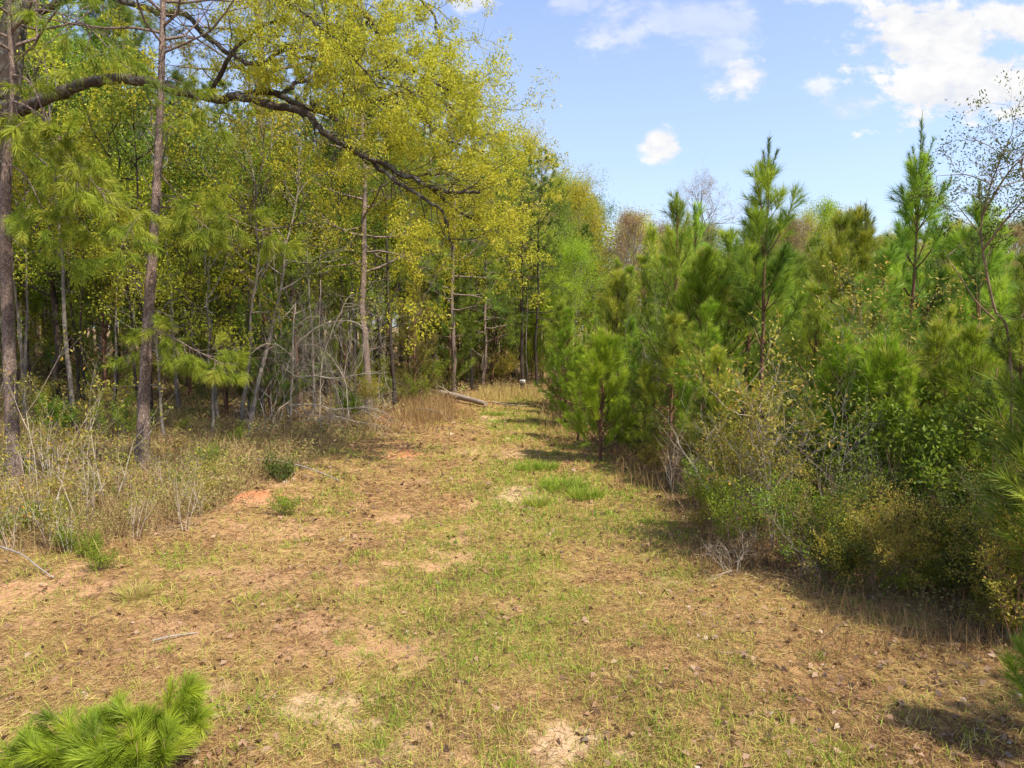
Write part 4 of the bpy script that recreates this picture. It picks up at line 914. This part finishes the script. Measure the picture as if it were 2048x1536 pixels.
while len(it) < 132 and tries < 6000:
    tries += 1; Yv = 9.2 + 28 * random.random() ** 1.25; px = 1105 + 1335 * random.random()
    edge = np.interp(px, [1090, 1190, 1250, 1300, 1440, 1470, 1560, 1800, 2440], [24, 21, 19.3, 16.6, 13.6, 12.2, 10.6, 9.4, 7.6])
    if Yv < edge: continue
    x = gx(px, Yv)
    if any((x - a) ** 2 + (Yv - b) ** 2 < 1.12 ** 2 for a, b in taken): continue
    taken.append((x, Yv)); k = random.randrange(5)
    top = np.interp(px, [1090, 1200, 1350, 1700, 2100], [630, 565, 530, 535, 570]) + random.gauss(0, 40)      # how high such pines reach there
    if px < 1175: top += 70
    if px < 1490 and Yv < 15.8: top = 610 + random.gauss(0, 30)
    if Yv < 12.5: top = 730 + random.gauss(0, 80)
    hgt = CAM_H + (650 - top) / FPX * Yv; s = np.clip(hgt / (5.2, 5.0, 5.6, 4.6, 4.2)[k], .40, 1.4)
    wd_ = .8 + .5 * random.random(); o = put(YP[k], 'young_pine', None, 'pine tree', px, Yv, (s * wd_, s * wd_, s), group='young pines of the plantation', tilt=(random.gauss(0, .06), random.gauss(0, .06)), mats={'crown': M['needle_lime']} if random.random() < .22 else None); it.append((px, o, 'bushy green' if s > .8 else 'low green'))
label_all(it, 'in the plantation', 'young pine')

# far hardwoods behind the plantation
it = []; taken = []; tries = 0
while len(it) < 62 and tries < 5000:
    tries += 1; Yv = 43 + 34 * random.random(); px = 1000 + 1350 * random.random(); x = gx(px, Yv)
    if any((x - a) ** 2 + (Yv - b) ** 2 < 2.4 ** 2 for a, b in taken): continue
    taken.append((x, Yv)); k = random.randrange(4); q = random.random()
    top = np.interp(px, [1000, 1120, 1180, 1300, 1500, 1640, 1700, 2000, 2350], [330, 340, 400, 440, 455, 430, 470, 455, 430]) + abs(random.gauss(0, 22))
    hgt = CAM_H + (650 - top) / FPX * Yv; s = hgt / (16, 14, 18, 12)[k]
    if q < .84:
        lf = random.choice(['leaf_yellow', 'leaf_yellow', 'leaf_yellow', 'leaf_green', 'leaf_rust'])
        o = put(HW[k], 'hardwood_tree', None, 'tree', px, Yv, s, group='far hardwoods behind the pines', mats={'crown': M[lf]}); it.append((px, o, {'leaf_yellow': 'yellow-green', 'leaf_green': 'mid-green', 'leaf_rust': 'brownish budding'}[lf]))
    else:
        o = put(BARE[0], 'bare_tree', None, 'tree', px, Yv, hgt / 14, group='far hardwoods behind the pines'); it.append((px, o, 'leafless'))
label_all(it, 'far behind the pines', 'tree')
put(REDB, 'hardwood_tree', 'reddish nearly bare tree rising above the far tree line', 'tree', 1405, 60, 1.02, rz=1.)
put(HW[1], 'hardwood_tree', 'vivid yellow-green far tree rounding up between the two tall pines', 'tree', 1645, 52, .86, mats={'crown': M['leaf_lime']})

# the wood beyond, one mass
n = 420; mb = MB()
px = -420 + 2900 * rng.random(n); Yc = 80 + 16 * rng.random(n)
for a_, b_ in zip(px, Yc):
    x_ = float(gx(a_, b_)); z_ = float(H(x_, b_)); top = np.interp(a_, [-400, 120, 330, 430, 620, 700, 820, 900, 1000, 1100, 1190, 1300, 1450, 2400], [60, 120, 220, 310, 320, 240, 200, 220, 330, 370, 425, 460, 470, 465]); h_ = CAM_H + (650 - top) / FPX * b_ - 1.0
    hh = h_ * (.55 + .45 * random.random()); m_ = 230
    C = np.stack([rng.normal(0, 1.5, m_), rng.normal(0, 1.5, m_), hh * (.08 + .9 * rng.random(m_) ** .8)], 1) + np.array([x_, b_, z_])
    ck = np.clip(.45 + rng.normal(0, .2) + rng.normal(0, .14, m_), 0, 1)
    leaves(mb, C, rand_unit(m_), .55 * (.6 + .8 * rng.random(m_)), .3, ck)
    tube(mb, np.array([[x_, b_, z_ - .2], [x_ + rng.normal(0, .3), b_, z_ + hh * .8]]), [.14, .05], 5, .0)
tagp(link('far_woods', mb.mesh('far_woods', M['leaf_yellow'])), kind='stuff')

# bushes in front of the plantation
put(BUSHY[0], 'leafy_shrub', 'tall tawny many-stemmed bush at the front of the plantation', 'shrub', 1545, 9.4, .98, rz=.5)
put(BARES[1], 'bare_shrub', 'low bare pale shrub with crooked twigs at the grass edge', 'shrub', 1470, 8.7, .50, rz=1.2)
put(BARES[1], 'bare_shrub', 'small pale seedling with forked bare twigs in front of the shade', 'shrub', 1655, 8.2, .40, rz=2.)
put(BUSHY[1], 'leafy_shrub', 'tawny bush leaning toward the track left of the tallest bush', 'shrub', 1470, 10.6, .70)
put(BARES[3], 'bare_shrub', 'grey leafless shrub with pale trunk behind the small lime-green pine', 'shrub', 1290, 17.3, 1.25, mats={'stems': M['grey_twig']})
put(BARES[2], 'bare_shrub', 'reddish dead brush fanning out beneath the plantation pines', 'shrub', 1300, 15.8, .95)
put(BARES[2], 'bare_shrub', 'brown dead stems under the small lime-green pine', 'shrub', 1225, 17.0, .60)
put(BARES[0], 'bare_shrub', 'pale dry stems fanning up from the verge of the track', 'shrub', 1345, 13.0, .48)
put(BUSHY[2], 'leafy_shrub', 'grey-stemmed sparse bush rising in front of the tall open pine', 'shrub', 1690, 11.2, 1.1)
put(BUSHY[2], 'leafy_shrub', 'brown twiggy bush below the spiky-topped pine', 'shrub', 1800, 11.0, 1.05, mats={'stems': M['brown_twig']})
put(GREENB[0], 'leafy_shrub', 'yellow-green leafy bush in the shaded front of the thicket', 'shrub', 1800, 9.4, .95)
put(GREENB[0], 'leafy_shrub', 'dark-stemmed green bush near the right edge of the thicket', 'shrub', 1900, 9.0, 1.0)
put(BARES[0], 'bare_shrub', 'spiky bare pale shrub rising left of the tallest tawny bush', 'shrub', 1500, 9.9, .95, rz=2.)
put(BARES[3], 'bare_shrub', 'grey bare shrub with crooked boughs right of the tallest tawny bush', 'shrub', 1640, 9.3, .75, rz=4.)
it = []
EDGE = ([1180, 1300, 1400, 1480, 1600, 1750, 1900, 2048, 2250], [905, 955, 1070, 1135, 1165, 1210, 1250, 1300, 1330])
n_ = 0
while n_ < 84:
    px = 1210 + 1000 * random.random() ** .85; py = np.interp(px, *EDGE) - 190 * random.random() ** 1.3
    if py < 860: continue
    n_ += 1; p = gp(px, py); Yv = p[1]
    kit = random.choice(BUSHY + BUSHY + GREENB + GREENB + [BARES[0], BARES[2], BARES[2], BARES[3]]); bare_ = len(kit) == 1
    o = put(kit, 'bare_shrub' if bare_ else 'leafy_shrub', None, 'shrub', px, Yv, (.22 + .36 * random.random()) * (1.0 if bare_ else 1.), group='bushes in front of the plantation', mats={'stems': M[random.choice(['brown_twig', 'brown_twig', 'red_twig', 'pale_twig'])], 'foliage': M[random.choice(['leaf_bush', 'leaf_bush', 'leaf_bush', 'leaf_green', 'leaf_dark'])]}); it.append((px, o, 'bare' if bare_ else 'leafy'))
label_all(it, 'in the roadside thicket', 'shrub')

# roadside tree just past the edge of the view, whose shade dapples the near verge
b_ = np.array([8.6, 2.7]); place(SAP[0], 'sapling', 'slender roadside sapling past the edge of the view, shading the near verge', 'sapling', (8.6, 2.7, float(H(8.6, 2.7)) - .03), 1., 1.0)

# the sparse small-leaved tree at the right
tb = ground(2035, 8.6); tt = tree_root('thin_leaved_tree', 'thin-leaved tree with sparse twigs silhouetted against the sky at the edge', 'tree', tb)
w = MB(); S = []; T = []; g = np.random.default_rng(8)
for pp, r, kk in (([(2035, 960, 8.6), (2020, 700, 8.6), (1990, 620, 8.6), (1972, 540, 8.6), (1962, 470, 8.6), (1968, 420, 8.6), (1985, 360, 8.6), (2005, 310, 8.5), (2020, 275, 8.5)], .018, 16), ([(1965, 430, 8.6), (2000, 370, 8.5), (2030, 330, 8.4), (2070, 300, 8.3)], .016, 9), ([(1966, 500, 8.6), (2020, 430, 8.3), (2070, 380, 8.1)], .016, 9), ([(1975, 365, 8.6), (1935, 350, 8.7), (1900, 350, 8.8), (1872, 352, 8.8)], .008, 3), ([(1990, 640, 8.6), (1950, 600, 8.4), (1915, 545, 8.3), (1895, 515, 8.3), (1905, 505, 8.3)], .010, 2),
                  ([(2060, 900, 8), (2075, 600, 8), (2060, 420, 8), (2040, 320, 8)], .02, 9), ([(1962, 470, 8.6), (1930, 430, 8.8), (1905, 400, 8.9)], .008, 4)):
    W3 = [at(*p) for p in pp]
    if pp[0][1] > 850: W3[0][2] = float(H(W3[0][0], W3[0][1])) - .05
    P = spline(rel(W3, tb), 30); tube(w, P, np.linspace(r, r * .3, 30), 7)
    for k in range(kk):
        i = int(29 * (.3 + .7 * (k + g.random()) / kk)); i = min(i, 28); d = n1(P[i + 1] - P[i])
        grow(S, T, P[i], n1(d + g.normal(0, .6, 3)), .22 + .28 * g.random(), r * .25 + .002, 2, g, ang=.8, nseg=4, kids=4, shrink=.6, up=.03)
sticks(w, S, 4); link('trunk', w.mesh('thin_tree_wood', M['brown_twig']), tt)
c = MB(); P = np.repeat(np.array([t[0] for t in T]), 3, 0); D = np.repeat(np.array([t[1] for t in T]), 3, 0); n = len(P)
leaves(c, P + g.normal(0, .03, P.shape), nrm(D + g.normal(size=P.shape) * .7), .042 * (.6 + .7 * g.random(n)), .016, np.clip(g.normal(.6, .3, n), 0, 1)); link('crown', c.mesh('thin_tree_leaves', M['leaf_dark']), tt)

# front row of the plantation, closing the wall from the small lime-green pine to the near edge
it = []
for n_, (px, Yv, s_, k, lime) in enumerate(((1155, 18.6, .55, 3, 1), (1250, 16.9, .62, 0, 0), (1130, 21.5, .70, 1, 1), (1290, 15.6, .52, 4, 0), (1340, 15.2, .70, 3, 0), (1400, 14.0, .66, 0, 1), (1445, 13.0, .60, 4, 0), (1600, 11.8, .70, 1, 0), (1680, 10.9, .62, 3, 1), (1745, 11.8, .80, 0, 0), (1850, 10.4, .68, 4, 0), (1930, 9.6, .62, 3, 1), (2010, 8.6, .66, 1, 0))):
    o = put(YP[k], 'young_pine', None, 'pine tree', px, Yv, (s_ * 1.12, s_ * 1.12, s_), rz=n_ * 1.7, tilt=(.03 * math.sin(n_ * 2.3), .04 * math.cos(n_ * 1.9)), group='front row of young pines', mats={'crown': M['needle_lime']} if lime else None)
    it.append((px, o, 'lime-green front-row' if lime else 'deep green front-row'))
label_all(it, 'behind the bushes', 'young pine')

# ================================================================== LEFT FOREGROUND
for px, Yv, s, k, lb_ in ((175, 10.0, 1.15, 0, 'tallest pale-stemmed wand bush left of the leaning pine'), (85, 10.2, 1.2, 2, 'pale wand bush with single tall shoot before the edge pine'), (100, 9.2, .8, 1, 'low pale-stemmed bush at the front of the weedy bank'), (270, 9.6, .75, 1, 'small pale-stemmed bush in front of the leaning pine foot'), (20, 9.0, .85, 1, 'leafy pale-stemmed bush at the edge above the bare clay'),
                           (215, 11.2, 1.1, 2, 'pale forked wand bush behind the tallest one'), (330, 11.8, .7, 0, 'sparse pale bush just past the leaning pine'), (400, 10.9, .6, 1, 'low grey-green bush at the end of the weedy bank'), (-30, 10.5, 1.1, 0, 'pale bush at the edge next to the scaly trunk'), (140, 8.9, .65, 1, 'short leafy bush in front of the tallest wand bush')):
    put(WAND[k], 'wand_shrub', lb_, 'shrub', px, Yv, s, group='pale-stemmed shrubs on the weedy bank')
put(LOWB[0], 'bramble', 'low dark green bramble mound between weedy bank and track', 'bush', 555, 13.6, 1.0)
put(LOWB[1], 'bramble', 'small upright green bush beside the red clay mound', 'bush', 572, 11.2, .75)
put(LOWB[1], 'bramble', 'small leafy weed beside the grass tussock on bare soil', 'bush', 205, 8.3, .55)
it = []; it2 = []
for n_ in range(40):
    px = -60 + 560 * random.random(); py = np.interp(px, [-60, 200, 330, 450, 520], [1105, 1115, 1075, 1035, 960]) - 200 * random.random() ** 1.1; p = gp(px, py); k = random.randrange(2)
    o = put(LOWB[k], 'bramble', None, 'bush', px, p[1], .35 + .45 * random.random(), group='low brambles on the weedy bank', mats={'foliage': M['leaf_bush' if k == 0 else 'leaf_green']}); it.append((px, o, 'olive' if k == 0 else 'fresh green'))
for n_ in range(14):
    px = -60 + 470 * random.random(); py = np.interp(px, [-60, 200, 330, 450], [1105, 1115, 1075, 1035]) - 170 * random.random(); p = gp(px, py); k = random.randrange(3)
    o = put(WAND[k], 'wand_shrub', None, 'shrub', px, p[1], .45 + .45 * random.random(), group='pale-stemmed shrubs on the weedy bank'); it2.append((px, o, 'small pale-stemmed'))
label_all(it2, 'on the weedy bank', 'shrub')
label_all(it, 'on the weedy bank', 'bramble')

# foreground pine seedling: several leafy shoots near the ground
fp = ground(270, 4.72); fr_ = tree_root('pine_seedling', 'fresh green long-needled pine seedling sprawling over bare soil in the corner', 'pine seedling', fp)
g = np.random.default_rng(77); w = MB(); c = MB(); S = []
for dx, dy, hh_ in ((.0, .0, .30), (.22, .18, .42), (.30, -.05, .30), (-.25, .05, .28), (-.5, -.02, .26), (.12, -.2, .28), (-.12, -.25, .25), (-.7, .0, .22), (.05, .12, .26), (-.38, -.3, .22), (.38, -.25, .22), (.30, .12, .34), (.44, .1, .26), (-.15, .12, .24), (-.35, -.12, .25), (-.55, -.28, .2), (.02, -.35, .24), (.22, -.32, .26), (.35, .24, .40), (-.85, -.15, .18)):
    p0 = np.array([dx * .35, dy * .35, 0.0]); hh_ *= 1.12; dx *= .88; p1 = np.array([dx * 1.05, dy, hh_]); pm = np.array([dx * .8, dy * .8, hh_ * .4])
    for a, b_ in ((p0, pm), (pm, p1)): S.append((a, b_, .006, .005))
    brush(c, pm * .8, p1, 420, .17, .0026, .62 + g.normal(0, .16) - .06, spread=.6, droop=.15, segs=2, t0=0, g=g)
    for k in range(3):
        e = n1(g.normal(size=3) * np.array([1, 1, .4]) + np.array([0, 0, .35])); q = pm + (p1 - pm) * g.random(); S.append((q, q + e * .12, .004, .003)); brush(c, q, q + e * .16, 200, .16, .0026, .46 + g.normal(0, .16), spread=.6, droop=.12, segs=2, t0=.1, g=g)
    C = [(p1, p1 + np.array([g.normal(0, .01), g.normal(0, .01), .09]), .004, .002)]; sticks(c, C, 4, 1.)
sticks(w, S, 5); link('stem', w.mesh('seedling_stems', M['young_bark']), fr_); link('needles', c.mesh('seedling_needles', M['needle_seedling']), fr_)

# grass tussocks
def tussock(name, label, px, Yv, rad, n, h0, h1, tint, w_=.006, spread=.9):
    b = ground(px, Yv); a = rng.random(n) * 6.283; q = rad * np.sqrt(rng.random(n)) * .5; B = np.stack([np.cos(a) * q, np.sin(a) * q, np.zeros(n) - .01], 1)
    D = nrm(np.stack([np.cos(a) * spread * rng.random(n), np.sin(a) * spread * rng.random(n), np.ones(n) * .9], 1) + rng.normal(0, .15, (n, 3))); c = MB()
    needles(c, B, D, h0 + (h1 - h0) * rng.random(n), w_, np.clip(rng.normal(tint, .12, n), 0, 1), .25, 2)
    o = link(name, c.mesh('tussock', M['grass'])); o.location = b; tagp(o, label, 'grass tuft', 'grass tussocks'); return o
tussock('grass_tuft', 'straw and green grass tussock spraying out on bare soil at left', 272, 7.6, .25, 330, .12, .34, .5, .005, 1.4)
tussock('grass_tuft', 'bright green upright tuft at the track edge, larger of the pair', 1128, 13.6, .9, 900, .15, .36, .9, .008)
tussock('grass_tuft', 'bright green tuft nearer than the large one at the track edge', 1172, 12.7, .6, 600, .15, .36, .88, .008)
tussock('grass_tuft', 'small grey-green tuft standing alone beside the sandy spot', 1072, 12.2, .4, 350, .12, .36, .72, .007)
tussock('grass_tuft', 'dark green tuft at the shade edge below the lime-green pine', 1060, 15.2, .6, 420, .12, .28, .92, .008)
tussock('grass_tuft', 'dark shaded tuft just beside the tuft at the shade edge', 1090, 15.3, .6, 420, .12, .3, .95, .008)
tussock('grass_tuft', 'fine green tuft far along the track near the log', 1000, 22.5, .9, 380, .1, .22, .92, .012)
tussock('grass_tuft', 'small bright weed tuft near the middle of the track', 985, 24.5, .9, 300, .1, .2, .95, .012)
it = []
for n_ in range(70):
    Yv = 4.2 + 9 * random.random() ** 1.5; px = 150 + 1600 * random.random(); x_ = gx(px, Yv)
    o = tussock('grass_tuft', None, px, Yv, .10 + .12 * random.random(), 60, .05, .10 + .10 * random.random(), random.choice([.9, .95, .85, .6]), .0045, 1.2); it.append((Yv, px, o))
for r_, (a, b_) in enumerate(((4, 5.2), (5.2, 6.8), (6.8, 9), (9, 14))):
    for i_, (Yv, px, o) in enumerate(sorted([t for t in it if a <= t[0] < b_], key=lambda t: t[1])):
        o['label'] = f"small loose grass tuft, {('front', 'near', 'middle', 'farther')[r_]} stretch of track, {ORD[i_ % 20] + (' past twentieth' if i_ >= 20 else '')} from the left"
bpy.context.view_layer.update()
